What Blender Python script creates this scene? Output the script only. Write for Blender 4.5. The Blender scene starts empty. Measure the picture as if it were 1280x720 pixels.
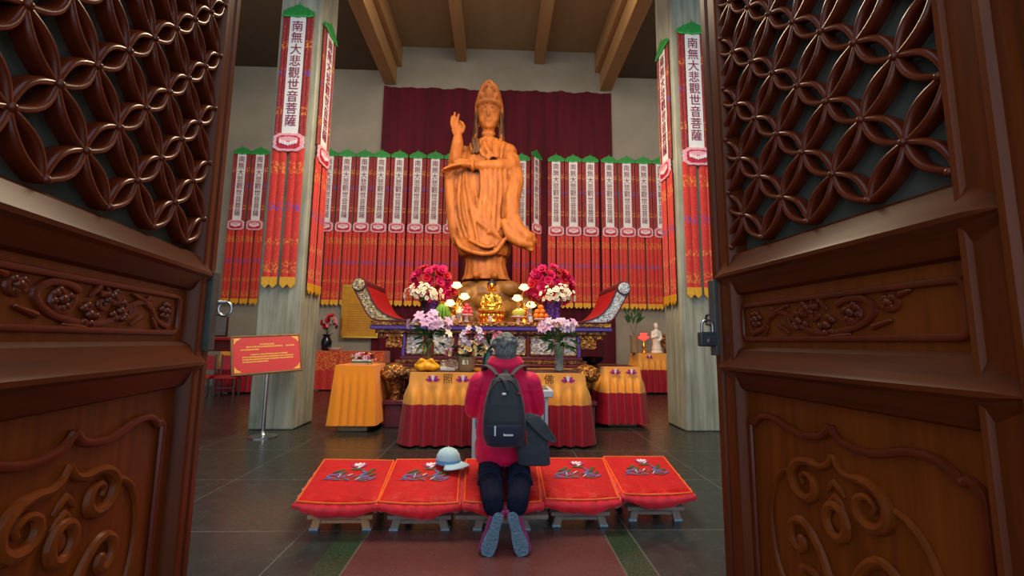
import bpy, bmesh, math, random
from mathutils import Vector, Matrix
from math import sin, cos, pi, radians, sqrt, atan2
random.seed(7)
scn = bpy.context.scene
COL = scn.collection

# ------------------------------------------------------------------ camera maths (frame 1280x720)
FPX, PIT, YAW, ROL = 545.0, radians(7.0), radians(1.9), radians(.6)
CAM = Vector((.055, 0, 1.4))
_f = Vector((sin(YAW)*cos(PIT), cos(YAW)*cos(PIT), sin(PIT)))
_r0 = Vector((cos(YAW), -sin(YAW), 0)); _u0 = _r0.cross(_f)
_r = cos(ROL)*_r0 + sin(ROL)*_u0; _u = -sin(ROL)*_r0 + cos(ROL)*_u0
def ray(x, y): return _f + _r*((x-640)/FPX) + _u*((360-y)/FPX)
def P(x, y, Y):                       # photo point -> world point at depth Y
    d = ray(x, y); return CAM + d*(Y/d.y)
def G(x, y, z=0):                     # photo point -> world point at height z
    d = ray(x, y); return CAM + d*((z-CAM.z)/d.z)

# ------------------------------------------------------------------ materials
def lin(c):
    return tuple((v/12.92 if v <= .04045 else ((v+.055)/1.055)**2.4) for v in [k/255 for k in c]) + (1,)
class NT:
    def __init__(s, name):
        s.m = bpy.data.materials.new(name); s.m.use_nodes = True
        s.t = s.m.node_tree; s.b = s.t.nodes['Principled BSDF']
    def n(s, typ, **kw):
        nd = s.t.nodes.new(typ)
        for k, v in kw.items():
            if k in nd.inputs.keys(): nd.inputs[k].default_value = v
            else: setattr(nd, k, v)
        return nd
    def l(s, a, b): s.t.links.new(a, b)
    def obj(s, scale=(1,1,1)):
        tc = s.n('ShaderNodeTexCoord'); mp = s.n('ShaderNodeMapping'); mp.inputs['Scale'].default_value = scale
        s.l(tc.outputs['Object'], mp.inputs['Vector']); return mp.outputs['Vector']
    def noise(s, vec, scale, detail=3, rough=.55):
        nd = s.n('ShaderNodeTexNoise'); nd.inputs['Scale'].default_value = scale; nd.inputs['Detail'].default_value = detail
        nd.inputs['Roughness'].default_value = rough; s.l(vec, nd.inputs['Vector']); return nd.outputs['Fac']
    def ramp(s, fac, stops):
        r = s.n('ShaderNodeValToRGB'); e = r.color_ramp.elements
        while len(e) < len(stops): e.new(.5)
        for i, (p, c) in enumerate(stops): e[i].position = p; e[i].color = c
        s.l(fac, r.inputs['Fac']); return r.outputs['Color']
    def mix(s, fac, a, b, mode='MIX'):
        m = s.n('ShaderNodeMix', data_type='RGBA', blend_type=mode)
        for v, k in ((fac, 0), (a, 6), (b, 7)):
            if hasattr(v, 'links'): s.l(v, m.inputs[k])
            else: m.inputs[k].default_value = v
        return m.outputs[2]
    def math(s, op, a, b=0., c=0.):
        m = s.n('ShaderNodeMath', operation=op)
        for v, k in ((a, 0), (b, 1), (c, 2)):
            if hasattr(v, 'links'): s.l(v, m.inputs[k])
            else: m.inputs[k].default_value = v
        return m.outputs[0]
    def xyz(s, vec):
        x = s.n('ShaderNodeSeparateXYZ'); s.l(vec, x.inputs[0]); return x.outputs
    def bump(s, h, strength=.3, dist=.01):
        b = s.n('ShaderNodeBump'); b.inputs['Strength'].default_value = strength; b.inputs['Distance'].default_value = dist
        s.l(h, b.inputs['Height']); s.l(b.outputs[0], s.b.inputs['Normal'])
    def set(s, color=None, rough=.5, metal=0, spec=.5, coat=0, sheen=0, emit=None, es=0, trans=0, alpha=1):
        B = s.b.inputs
        if color is not None:
            if hasattr(color, 'links'): s.l(color, B['Base Color'])
            else: B['Base Color'].default_value = color
        B['Roughness'].default_value = rough; B['Metallic'].default_value = metal
        B['Specular IOR Level'].default_value = spec; B['Coat Weight'].default_value = coat; B['Coat Roughness'].default_value = .15
        B['Sheen Weight'].default_value = sheen; B['Transmission Weight'].default_value = trans
        if emit: B['Emission Color'].default_value = emit; B['Emission Strength'].default_value = es
        return s.m
def plain(name, c, rough=.5, metal=0, var=.18, scale=14, bump=0, **kw):
    t = NT(name); c = lin(c)
    d = tuple(v*(1-var) for v in c[:3])+(1,); h = tuple(min(1, v*(1+var)) for v in c[:3])+(1,)
    nz = t.noise(t.obj(), scale)
    if bump: t.bump(nz, bump, .01)
    return t.set(t.ramp(nz, [(.3, d), (.7, h)]), rough, metal, **kw)
def wood(name, c1, c2, stretch=(14, 14, 1.2), rough=.35, coat=0.2, spec=.5):
    t = NT(name); v = t.obj(stretch); nz = t.noise(v, 2.2, 5, .6); big = t.noise(t.obj((1, 1, .4)), 2.0, 2)
    c = t.mix(t.math('MULTIPLY', big, .5), t.ramp(nz, [(.25, lin(c1)), (.75, lin(c2))]), lin(c1))
    t.bump(nz, .06, .004); return t.set(c, rough, coat=coat, spec=spec)
def speckle(name, cols, scale, rough=.4, metal=0, bump=.4, stretch=(1, 1, 1), **kw):    # carved / inlaid surface
    t = NT(name); v = t.obj(stretch)
    vo = t.n('ShaderNodeTexVoronoi'); vo.inputs['Scale'].default_value = scale; t.l(v, vo.inputs['Vector'])
    x = t.n('ShaderNodeSeparateColor'); t.l(vo.outputs['Color'], x.inputs[0])
    n = len(cols)
    r = t.ramp(x.outputs[0], [((i+.5)/n, lin(c)) for i, c in enumerate(cols)])
    t.bump(vo.outputs['Distance'], bump, .02); return t.set(r, rough, metal, **kw)

M = {}
M['door'] = wood('door_wood', (84, 34, 9), (128, 58, 15), (16, 16, 1.1), .36, .0, .32)
M['door_rail'] = wood('door_rail_wood', (72, 28, 8), (110, 48, 13), (1.1, 16, 16), .4, .0, .25)
M['door_panel'] = wood('door_panel_wood', (104, 46, 10), (150, 74, 17), (20, 20, 1.0), .38, .0, .3)
M['lattice'] = wood('lattice_wood', (92, 34, 15), (124, 48, 20), (9, 9, 9), .28, .1, .45)
M['pane'] = plain('dusty_pane', (104, 106, 96), .6, scale=3, spec=.2)
M['iron'] = plain('dark_iron', (92, 100, 98), .5, .2, scale=30)
M['steel'] = plain('steel', (190, 192, 196), .22, 1, scale=30, var=.06)
M['lockbody'] = plain('lock_body', (78, 84, 94), .4, .4, scale=40)
def concrete():
    t = NT('board_concrete'); v = t.obj((11, 11, .5)); st = t.noise(v, 1.2, 4, .65); bl = t.noise(t.obj((1.4, 1.4, .7)), 2.4, 5)
    c = t.ramp(st, [(.25, lin((124, 123, 106))), (.5, lin((162, 161, 143))), (.8, lin((190, 189, 170)))])
    c = t.mix(t.math('MULTIPLY', t.math('SUBTRACT', bl, .45), 1.6), c, lin((104, 102, 84)))
    t.bump(st, .35, .02); return t.set(c, .75)
M['concrete'] = concrete()
def plaster(name, a, b):
    t = NT(name); nz = t.noise(t.obj(), .7, 5, .6); t.bump(t.noise(t.obj(), 30, 2), .05)
    return t.set(t.ramp(nz, [(.35, lin(a)), (.7, lin(b))]), .9, spec=.2)
M['wall'] = plaster('grey_plaster', (142, 136, 124), (158, 151, 138))
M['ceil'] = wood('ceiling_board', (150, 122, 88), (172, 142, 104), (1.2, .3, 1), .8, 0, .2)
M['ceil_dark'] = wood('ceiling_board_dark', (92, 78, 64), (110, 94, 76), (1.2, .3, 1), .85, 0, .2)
M['beam'] = wood('beam_timber', (168, 130, 86), (192, 152, 104), (6, .4, 6), .7, 0, .2)
def floor_mat():
    t = NT('stone_floor'); v = t.obj(); x, y, z = t.xyz(v)[0], t.xyz(v)[1], None
    ax = t.math('ABSOLUTE', x)
    red = t.math('MULTIPLY', t.math('LESS_THAN', ax, .865), t.math('LESS_THAN', y, 3.45))
    grn = t.math('MULTIPLY', t.math('LESS_THAN', ax, 1.06), t.math('LESS_THAN', y, 3.45))
    nz = t.noise(v, 9, 5, .65); fine = t.noise(v, 70, 3)
    slate = t.ramp(nz, [(.3, lin((36, 43, 45))), (.7, lin((54, 62, 62)))])
    far = t.ramp(nz, [(.3, lin((36, 36, 31))), (.7, lin((52, 50, 43)))])
    mr = t.n('ShaderNodeMapRange'); mr.inputs[1].default_value = 3.4; mr.inputs[2].default_value = 6.5; t.l(y, mr.inputs[0])
    c = t.mix(mr.outputs[0], slate, far)
    g = t.ramp(fine, [(.35, lin((30, 50, 38))), (.7, lin((58, 84, 62)))])
    r = t.ramp(fine, [(.3, lin((84, 46, 46))), (.7, lin((112, 68, 66)))])
    c = t.mix(grn, c, g); c = t.mix(red, c, r)
    def joint(u, period, off, w):
        m = t.math('PINGPONG', t.math('ADD', u, off), period/2); return t.math('LESS_THAN', m, w)
    jx = t.math('MULTIPLY', joint(x, 1.2, -1.06, .006), t.math('GREATER_THAN', ax, 1.0))
    jy = t.math('MULTIPLY', joint(y, 1.2, -3.45, .006), t.math('SUBTRACT', 1, red))
    e1 = t.math('LESS_THAN', t.math('ABSOLUTE', t.math('SUBTRACT', ax, .865)), .006)
    e1 = t.math('MULTIPLY', e1, t.math('LESS_THAN', y, 3.45))
    j = t.math('MAXIMUM', t.math('MAXIMUM', jx, jy), e1)
    c = t.mix(t.math('MULTIPLY', j, .55), c, lin((112, 118, 112)))
    t.l(t.math('ADD', .2, t.math('MULTIPLY', nz, .22)), t.b.inputs['Roughness'])
    m = t.set(c, .3, spec=.5); t.l(t.math('ADD', .16, t.math('MULTIPLY', nz, .2)), t.b.inputs['Roughness']); return m
M['floor'] = floor_mat()
def cloth(name, c, rough=.7, sheen=.3, scale=60, var=.15, **kw):
    return plain(name, c, rough, 0, var, scale, .08, sheen=sheen, **kw)
def velvet_curtain():
    t = NT('maroon_curtain'); nz = t.noise(t.obj((2.5, 1, .25)), 1.5, 4)
    return t.set(t.ramp(nz, [(.3, lin((66, 8, 24))), (.75, lin((98, 14, 36)))]), .8, sheen=.15, spec=.2)
M['curtain'] = velvet_curtain()
M['ban_white'] = plain('banner_silver_cloth', (232, 230, 232), .5, 0, .07, 40)
M['ban_text'] = plain('maroon_lettering', (138, 40, 70), .7)
M['ban_green'] = plain('green_canopy', (30, 140, 56), .6, 0, .3, 20)
M['ban_green2'] = plain('light_green_trim', (70, 190, 90), .6, 0, .2, 20)
def brocade(name, base, tail):
    t = NT(name); v = t.obj(); z = t.xyz(v)[2]
    def band(c, w): return t.math('LESS_THAN', t.math('ABSOLUTE', t.math('SUBTRACT', z, c)), w)
    nz = t.noise(v, 26, 2); hi = t.math('GREATER_THAN', nz, .53)
    g = lin((206, 120, 40)); b = lin((84, 62, 160)); c = lin(base)
    dk = tuple(k*.72 for k in c[:3])+(1,)
    c = t.mix(t.noise(t.obj((1, 1, 14)), 2.5, 2), dk, c)
    wide = t.noise(v, 34, 1); c = t.mix(t.math('MULTIPLY', t.math('GREATER_THAN', wide, .6), .35), c, g)
    for cz, w, cc in tail: c = t.mix(t.math('MULTIPLY', t.math('MULTIPLY', band(cz, w), hi), .8), c, cc)
    return t.set(c, .55, sheen=.25)
GOLD, BLUE = lin((226, 140, 44)), lin((92, 70, 170))
M['ribbon'] = brocade('brocade_ribbon', (158, 10, 36), [(-.75, .09, GOLD), (-1.25, .07, BLUE), (-1.95, .07, GOLD)])
M['tail'] = brocade('brocade_tail', (222, 34, 26), [(-2.95, .1, GOLD), (-3.62, .07, BLUE), (-4.62, .09, GOLD), (-4.2, .05, GOLD)])
M['gold_tip'] = plain('gold_fringe', (238, 170, 40), .5, .2, .2, 60)
M['pad_pink'] = plain('pink_lotus_border', (232, 168, 182), .6, 0, .12, 30)
M['pad_red'] = plain('red_lotus', (190, 30, 60), .6)
M['pad_white'] = plain('white_lotus', (246, 226, 230), .6)
M['camphor'] = None
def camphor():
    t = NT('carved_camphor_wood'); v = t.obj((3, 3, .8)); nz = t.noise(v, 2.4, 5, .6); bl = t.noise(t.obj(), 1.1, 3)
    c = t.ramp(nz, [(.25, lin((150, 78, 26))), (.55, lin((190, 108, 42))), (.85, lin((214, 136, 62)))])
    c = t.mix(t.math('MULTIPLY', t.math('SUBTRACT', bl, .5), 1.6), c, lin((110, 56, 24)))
    ge = t.n('ShaderNodeNewGeometry'); crease_shade = t.ramp(ge.outputs['Pointiness'], [(.44, lin((70, 34, 14))), (.5, lin((255, 255, 255)))])
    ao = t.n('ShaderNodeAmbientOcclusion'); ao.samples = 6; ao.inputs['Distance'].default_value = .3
    ao_shade = t.ramp(ao.outputs['AO'], [(.3, lin((96, 54, 30))), (.8, lin((255, 255, 255)))])  # crevice shade from occlusion and pointiness, multiplied into the wood colour
    c = t.mix(1., c, ao_shade, 'MULTIPLY'); c = t.mix(.5, c, crease_shade, 'MULTIPLY'); t.bump(nz, .15, .02); return t.set(c, .55, spec=.35)
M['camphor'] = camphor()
M['camphor_dark'] = wood('dark_stained_wood', (74, 48, 34), (116, 76, 46), (4, 4, 1), .5, 0, .3)
M['rock'] = speckle('gilt_rock', [(140, 92, 34), (172, 116, 44), (150, 98, 36), (118, 76, 28)], 5, .5, .1, .5)
M['gold'] = plain('polished_gold', (240, 176, 66), .25, .95, .2, 20)
M['gold_leaf'] = speckle('carved_gilt', [(186, 120, 40), (96, 34, 30), (214, 160, 70), (60, 20, 28), (150, 86, 40)], 26, .4, .4, .9)
M['gilt_dark'] = speckle('carved_dark_gilt', [(120, 70, 30), (66, 24, 20), (160, 106, 44), (48, 18, 18)], 18, .45, .3, 1.)
M['lacquer'] = plain('maroon_lacquer', (92, 20, 32), .35, 0, .2, 10)
M['lacquer_red'] = plain('red_lacquer', (172, 22, 26), .4, 0, .12, 5)
M['purple'] = plain('purple_lacquer', (84, 58, 150), .4, 0, .15, 12)
M['pearl'] = speckle('mother_of_pearl', [(208, 204, 206), (150, 130, 96), (190, 190, 216), (112, 90, 96), (226, 222, 210), (130, 104, 60)], 30, .25, .15, .5)
M['pearl_gold'] = speckle('pearl_inlay_gold', [(206, 190, 130), (120, 90, 60), (224, 214, 180), (90, 70, 90), (190, 150, 80)], 34, .3, .2, .6)
M['pearl_silver'] = speckle('pearl_inlay_silver', [(220, 224, 226), (150, 160, 170), (236, 238, 236), (120, 112, 130), (196, 198, 190)], 34, .25, .2, .6)
M['yellow'] = cloth('yellow_satin', (252, 164, 58), .5, .2, 8, .08)
M['orange'] = cloth('orange_cloth', (255, 146, 12), .75, .2, 40, .05)
M['maroon'] = cloth('maroon_satin', (162, 4, 34), .42, .15, 8, .12)
M['embl'] = plain('embroidered_purple', (178, 50, 130), .7)
M['embl_blue'] = plain('embroidered_slate_blue', (104, 96, 150), .7)
M['embl_w'] = plain('embroidered_white', (236, 226, 236), .7)
M['ink'] = plain('dark_brown_lettering', (70, 40, 14), .7)
M['gold_print'] = plain('gold_print', (232, 176, 70), .5)
M['red_cloth'] = brocade('red_gold_brocade', (206, 26, 30), [(.85, .3, GOLD)])
M['satin'] = cloth('red_satin', (206, 4, 10), .5, .1, 6, .12, spec=.2)
_n = M['satin'].node_tree; _nz = _n.nodes.new('ShaderNodeTexNoise'); _nz.inputs['Scale'].default_value = 5; _bp = _n.nodes.new('ShaderNodeBump'); _bp.inputs['Strength'].default_value = .5; _bp.inputs['Distance'].default_value = .05
_n.links.new(_nz.outputs['Fac'], _bp.inputs['Height']); _n.links.new(_bp.outputs[0], _n.nodes['Principled BSDF'].inputs['Normal'])
M['satin_side'] = cloth('crushed_red_satin', (240, 16, 40), .4, .3, 16, .25, spec=.4)
M['piping'] = plain('orange_piping', (255, 110, 20), .5)
M['stool'] = wood('stool_wood', (190, 136, 94), (226, 170, 124), (10, 10, 3), .5, 0)
M['stool_grey'] = wood('worn_stool_wood', (132, 118, 110), (166, 150, 140), (10, 10, 3), .5, 0)
M['tip_blue'] = plain('pale_blue_leg_cap', (150, 176, 200), .4)
M['marble'] = plain('grey_marble', (204, 206, 210), .35, 0, .08, 3)
M['marble_dark'] = plain('engraved_grey', (92, 98, 108), .6)
M['ash'] = plain('incense_ash', (120, 112, 92), .9, scale=30)
M['skin'] = plain('skin', (206, 152, 122), .55, var=.08)
M['hair'] = None
def hair():
    t = NT('grey_hair'); nz = t.noise(t.obj((1, 1, .25)), 120, 3)
    t.bump(nz, .6, .01); return t.set(t.ramp(nz, [(.3, lin((58, 60, 62))), (.55, lin((112, 116, 116))), (.8, lin((170, 172, 168)))]), .55)
M['hair'] = hair()
M['jacket'] = cloth('crimson_down_jacket', (232, 6, 78), .55, .15, 10, .12, spec=.3)
M['trousers'] = cloth('navy_trousers', (22, 26, 48), .9, 0, 40, .25, spec=.15)
M['shoe'] = cloth('purple_shoe', (150, 40, 104), .7, .2, 30)
M['sole'] = None
def sole():
    t = NT('blue_grey_rubber_sole'); vo = t.n('ShaderNodeTexVoronoi'); vo.inputs['Scale'].default_value = 70; t.l(t.obj(), vo.inputs['Vector'])
    t.bump(vo.outputs['Distance'], .8, .01)
    return t.set(t.ramp(vo.outputs['Distance'], [(.05, lin((78, 100, 120))), (.4, lin((104, 132, 152)))]), .6)
M['sole'] = sole()
M['pack'] = cloth('black_nylon', (34, 38, 48), .6, .2, 60, .15)
M['pack_navy'] = cloth('navy_nylon', (28, 36, 62), .6, .2, 60, .15)
M['strap'] = cloth('dark_grey_webbing', (54, 56, 62), .7, .1, 60)
M['bag'] = cloth('charcoal_canvas', (50, 56, 66), .75, .1, 60, .15)
M['white_tag'] = plain('white_reflective_tag', (236, 240, 244), .4)
M['red_tag'] = plain('red_tag', (220, 20, 40), .5)
M['cap'] = cloth('pale_blue_cotton', (186, 222, 232), .8, .1, 50, .06)
M['cap_band'] = cloth('blue_cotton_band', (108, 168, 216), .8, .1, 50, .06)
M['sign_red'] = plain('red_sign_board', (206, 40, 36), .35, var=.05)
M['plaque'] = plain('brass_plaque', (212, 146, 40), .4, .5, .12, 5)
M['brass_dark'] = plain('dark_brass', (120, 96, 60), .35, .7)
M['plaque_line'] = plain('engraved_brown', (150, 96, 30), .6)
M['black_glaze'] = plain('black_glaze', (16, 18, 30), .15, var=.1)
M['purple_glaze'] = speckle('purple_glaze', [(60, 30, 110), (90, 60, 160), (44, 22, 80)], 30, .25)
M['teal_glass'] = plain('teal_glazed_vase', (18, 78, 78), .12, coat=.5)
def glass(name, c, rough=.05):
    t = NT(name); return t.set(lin(c), rough, trans=.85, spec=.6)
M['glass'] = glass('clear_glass', (214, 222, 222))
M['glass_amber'] = glass('amber_glass', (214, 170, 110), .1)
M['plastic'] = glass('clear_plastic_wrap', (226, 214, 196), .25)
M['white_china'] = plain('white_china', (240, 236, 226), .25, var=.04)
M['orange_fruit'] = plain('orange_peel', (246, 122, 10), .5, bump=.1, scale=40)
M['peach_fruit'] = plain('pink_peach', (226, 70, 84), .5, 0, .3, 14)
M['melon'] = plain('green_melon', (206, 196, 74), .5, 0, .1, 8)
M['banana'] = plain('green_banana', (110, 160, 40), .5, 0, .2, 8)
M['bundle'] = plain('yellow_satin_bundle', (248, 170, 14), .45, 0, .15, 10)
M['leaf'] = plain('leaf_green', (52, 96, 44), .55, 0, .4, 14)
M['leaf_dark'] = plain('dark_leaf_green', (36, 64, 36), .55, 0, .4, 14)
M['stem'] = plain('stem_green', (70, 104, 52), .6)
M['f_mag'] = plain('magenta_petal', (204, 14, 92), .6, 0, .35, 20)
M['f_red'] = plain('red_petal', (196, 14, 40), .6, 0, .3, 20)
M['f_white'] = plain('white_orchid_petal', (244, 236, 214), .6, 0, .06, 20)
M['f_pink'] = plain('pink_lily_petal', (232, 178, 214), .6, 0, .15, 20)
M['f_lilac'] = plain('lilac_petal', (216, 190, 216), .6, 0, .15, 20)
M['f_cream'] = plain('cream_petal', (244, 220, 158), .6, 0, .1, 20)
M['f_rose'] = plain('rose_pink_petal', (240, 140, 160), .6, 0, .1, 20)
M['f_dark'] = plain('dark_red_petal', (120, 14, 40), .6, 0, .2, 20)
M['pollen'] = plain('yellow_pollen', (232, 190, 60), .7)
M['pot'] = plain('stoneware_pot', (150, 122, 92), .6, 0, .12, 14)
M['pot_label'] = plain('pale_label', (226, 220, 204), .6)
M['dark_wood'] = wood('dark_altar_wood', (58, 26, 18), (92, 44, 28), (2, 8, 8), .3, .2)
M['white_stone'] = plain('white_porcelain', (236, 228, 214), .35, var=.05)
def glow(name, c, s):
    t = NT(name); return t.set(lin(c), .4, emit=lin(c), es=s)
M['lamp'] = glow('lit_lotus_glass', (255, 190, 130), 3)
M['lamp_red'] = glow('lit_red_lotus', (255, 70, 60), 1.6)
M['picture'] = plain('framed_grey_picture', (110, 112, 108), .4)
M['hair_blue'] = plain('dark_blue_curls', (24, 22, 40), .5, bump=.5, scale=60)

# ------------------------------------------------------------------ mesh builder
class MB:
    def __init__(s): s.v = []; s.f = []; s.mi = []; s.cur = 0
    def add(s, vs, fs):
        o = len(s.v); s.v += [Vector(p) for p in vs]
        for f in fs: s.f.append([i+o for i in f]); s.mi.append(s.cur)
        return o
    def box(s, x0, y0, z0, x1, y1, z1):
        vs = [(x, y, z) for z in (z0, z1) for y in (y0, y1) for x in (x0, x1)]
        s.add(vs, [(0, 2, 3, 1), (4, 5, 7, 6), (0, 1, 5, 4), (2, 6, 7, 3), (0, 4, 6, 2), (1, 3, 7, 5)]); return s
    def hexa(s, bot, top):                # two quads
        s.add(list(bot)+list(top), [(3, 2, 1, 0), (4, 5, 6, 7)]+[(i, (i+1) % 4, 4+(i+1) % 4, 4+i) for i in range(4)]); return s
    def loft(s, rings, cap=True, closed=True):
        n = len(rings[0]); vs = [p for r in rings for p in r]; fs = []
        for k in range(len(rings)-1):
            for i in range(n if closed else n-1):
                j = (i+1) % n; fs.append((k*n+i, k*n+j, (k+1)*n+j, (k+1)*n+i))
        if cap and closed: fs.append(tuple(range(n-1, -1, -1))); fs.append(tuple((len(rings)-1)*n+i for i in range(n)))
        s.add(vs, fs); return s
    def lathe(s, prof, c=(0, 0, 0), n=20, sx=1, sy=1, cap=True):
        c = Vector(c)
        s.loft([[c+Vector((r*sx*cos(2*pi*i/n), r*sy*sin(2*pi*i/n), z)) for i in range(n)] for r, z in prof], cap); return s
    def tube(s, pts, r, n=8, cap=True, flat=1., up=None, closed=False):
        pts = [Vector(p) for p in pts]; N = len(pts); rr = r if isinstance(r, (list, tuple)) else [r]*N
        rings = []; prev = None
        for i, p in enumerate(pts):
            if closed: t = pts[(i+1) % N]-pts[i-1]
            else: t = pts[min(i+1, N-1)]-pts[max(i-1, 0)]
            t = t.normalized() if t.length > 1e-9 else Vector((0, 0, 1))
            if up is not None: a = Vector(up)
            elif prev is not None: a = prev
            else: a = Vector((0, 0, 1)) if abs(t.z) < .9 else Vector((1, 0, 0))
            a = a-t*a.dot(t); a = a.normalized() if a.length > 1e-6 else t.orthogonal().normalized()
            prev = a; b = t.cross(a)
            rings.append([p+(a*cos(2*pi*k/n)*flat+b*sin(2*pi*k/n))*rr[i] for k in range(n)])
        if closed: rings.append(rings[0]); s.loft(rings, False)
        else: s.loft(rings, cap)
        return s
    def ball(s, c, r, nu=14, nv=9):
        c = Vector(c); r = (r, r, r) if not isinstance(r, (tuple, list)) else r
        rings = []
        for j in range(nv+1):
            t = pi*(j/nv); q = max(sin(t), .02)
            rings.append([c+Vector((r[0]*q*cos(2*pi*i/nu), r[1]*q*sin(2*pi*i/nu), -r[2]*cos(t))) for i in range(nu)])
        s.loft(rings); return s
    def cap_(s, a, b, ra, rb, n=12):      # tapered capsule
        a, b = Vector(a), Vector(b); d = b-a; L = max(d.length, 1e-6); t = d/L; pts = []; rs = []
        for k in range(5): q = pi/2*(1-k/4); pts.append(a-t*ra*sin(q)); rs.append(max(ra*cos(q), .001))
        for k in range(5): q = pi/2*(k/4); pts.append(b+t*rb*sin(q)); rs.append(max(rb*cos(q), .001))
        s.tube(pts, rs, n); return s
    def chain(s, pts, rs):
        for i in range(len(pts)-1): s.cap_(pts[i], pts[i+1], rs[i], rs[i+1])
        return s
    def prism(s, poly, h0, h1, fn):       # poly in 2d, fn(a, b, h) -> point
        n = len(poly); s.add([fn(a, b, h0) for a, b in poly]+[fn(a, b, h1) for a, b in poly],
            [tuple(range(n-1, -1, -1)), tuple(range(n, 2*n))]+[(i, (i+1) % n, n+(i+1) % n, n+i) for i in range(n)]); return s
    def sheet(s, fn, nu, nv):
        vs = [fn(i/nu, j/nv) for j in range(nv+1) for i in range(nu+1)]; w = nu+1
        s.add(vs, [(j*w+i, j*w+i+1, (j+1)*w+i+1, (j+1)*w+i) for j in range(nv) for i in range(nu)]); return s
    def xf(s, mat, i0=0):
        for i in range(i0, len(s.v)): s.v[i] = mat @ s.v[i]
        return s
    def mesh(s, name='m', fix=True, sharp=42):
        me = bpy.data.meshes.new(name); me.from_pydata([tuple(p) for p in s.v], [], s.f); me.update()
        for i, m in enumerate(s.mi): me.polygons[i].material_index = m
        if fix:
            bm = bmesh.new(); bm.from_mesh(me); bmesh.ops.recalc_face_normals(bm, faces=bm.faces); bm.to_mesh(me); bm.free()
        me.polygons.foreach_set('use_smooth', [True]*len(me.polygons))
        if sharp: me.set_sharp_from_angle(angle=radians(sharp))
        return me
    def obj(s, name, mat, parent=None, loc=(0, 0, 0), bevel=0, fix=True, sharp=42, label=None, seg=2):
        me = s.mesh(name, fix, sharp)
        return put(name, me, mat, parent, loc, bevel, label, seg)
def put(name, me, mat, parent=None, loc=(0, 0, 0), bevel=0, label=None, seg=2):
    if mat is not None and not len(me.materials):
        for m in (mat if isinstance(mat, (list, tuple)) else [mat]): me.materials.append(M[m] if isinstance(m, str) else m)
    o = bpy.data.objects.new(name, me); COL.objects.link(o); o.location = loc
    if parent: o.parent = parent
    if bevel:
        b = o.modifiers.new('Bevel', 'BEVEL'); b.width = bevel; b.segments = seg; b.limit_method = 'ANGLE'; b.angle_limit = radians(40)
    if label: o['label'] = label
    return o
def remesh(mb, voxel, it=2, name='m', fac=.5):
    o = bpy.data.objects.new('tmp', mb.mesh('tmp', sharp=0)); COL.objects.link(o)
    r = o.modifiers.new('r', 'REMESH'); r.mode = 'VOXEL'; r.voxel_size = voxel; r.use_smooth_shade = True
    if it: q = o.modifiers.new('s', 'SMOOTH'); q.iterations = it; q.factor = fac
    dg = bpy.context.evaluated_depsgraph_get(); dg.update()
    me = bpy.data.meshes.new_from_object(o.evaluated_get(dg)); me.name = name
    bpy.data.objects.remove(o); me.materials.clear()
    me.polygons.foreach_set('use_smooth', [True]*len(me.polygons)); return me
def tag(o, label, cat, group=None, kind=None):
    if label: o['label'] = label
    if cat: o['category'] = cat
    if group: o['group'] = group
    if kind: o['kind'] = kind
    return o
def thing(name, label, cat, loc=(0, 0, 0), rz=0, group=None, kind=None):
    o = bpy.data.objects.new(name, None); COL.objects.link(o); o.location = loc; o.rotation_euler = (0, 0, rz); o.empty_display_size = .1
    return tag(o, label, cat, group, kind)
def dup(o, loc=None, rz=None, label=None, parent=None, group=None):
    kids = list(o.children); c = o.copy(); COL.objects.link(c); c.parent = parent
    if loc is not None: c.location = loc
    if rz is not None: c.rotation_euler = (0, 0, rz)
    if label: c['label'] = label
    if group: c['group'] = group
    for k in kids: dup(k, parent=c)
    return c
def text_mesh(body, size, spacing=1., name='lettering', depth=.002):
    cu = bpy.data.curves.new('t', 'FONT'); cu.body = body; cu.size = size; cu.align_x = 'CENTER'; cu.align_y = 'CENTER'
    cu.space_line = spacing; cu.extrude = depth; cu.resolution_u = 3
    o = bpy.data.objects.new('t', cu); COL.objects.link(o)
    dg = bpy.context.evaluated_depsgraph_get(); dg.update()
    me = bpy.data.meshes.new_from_object(o.evaluated_get(dg)); bpy.data.objects.remove(o); me.name = name; me.materials.clear()
    me.transform(Matrix.Rotation(pi/2, 4, 'X')); return me          # stands in xz, reads from -y
def spline(pts, n=6, closed=False):
    pts = [Vector(p) if len(p) == 3 else Vector((p[0], p[1], 0)) for p in pts]; N = len(pts); out = []
    for i in range(N if closed else N-1):
        g = (lambda k: pts[k % N]) if closed else (lambda k: pts[max(0, min(N-1, k))])
        a, b, c, d = g(i-1), g(i), g(i+1), g(i+2)
        for k in range(n):
            t = k/n; out.append(.5*((2*b)+(c-a)*t+(2*a-5*b+4*c-d)*t*t+(3*b-a-3*c+d)*t**3))
    if not closed: out.append(pts[-1])
    return out

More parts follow.
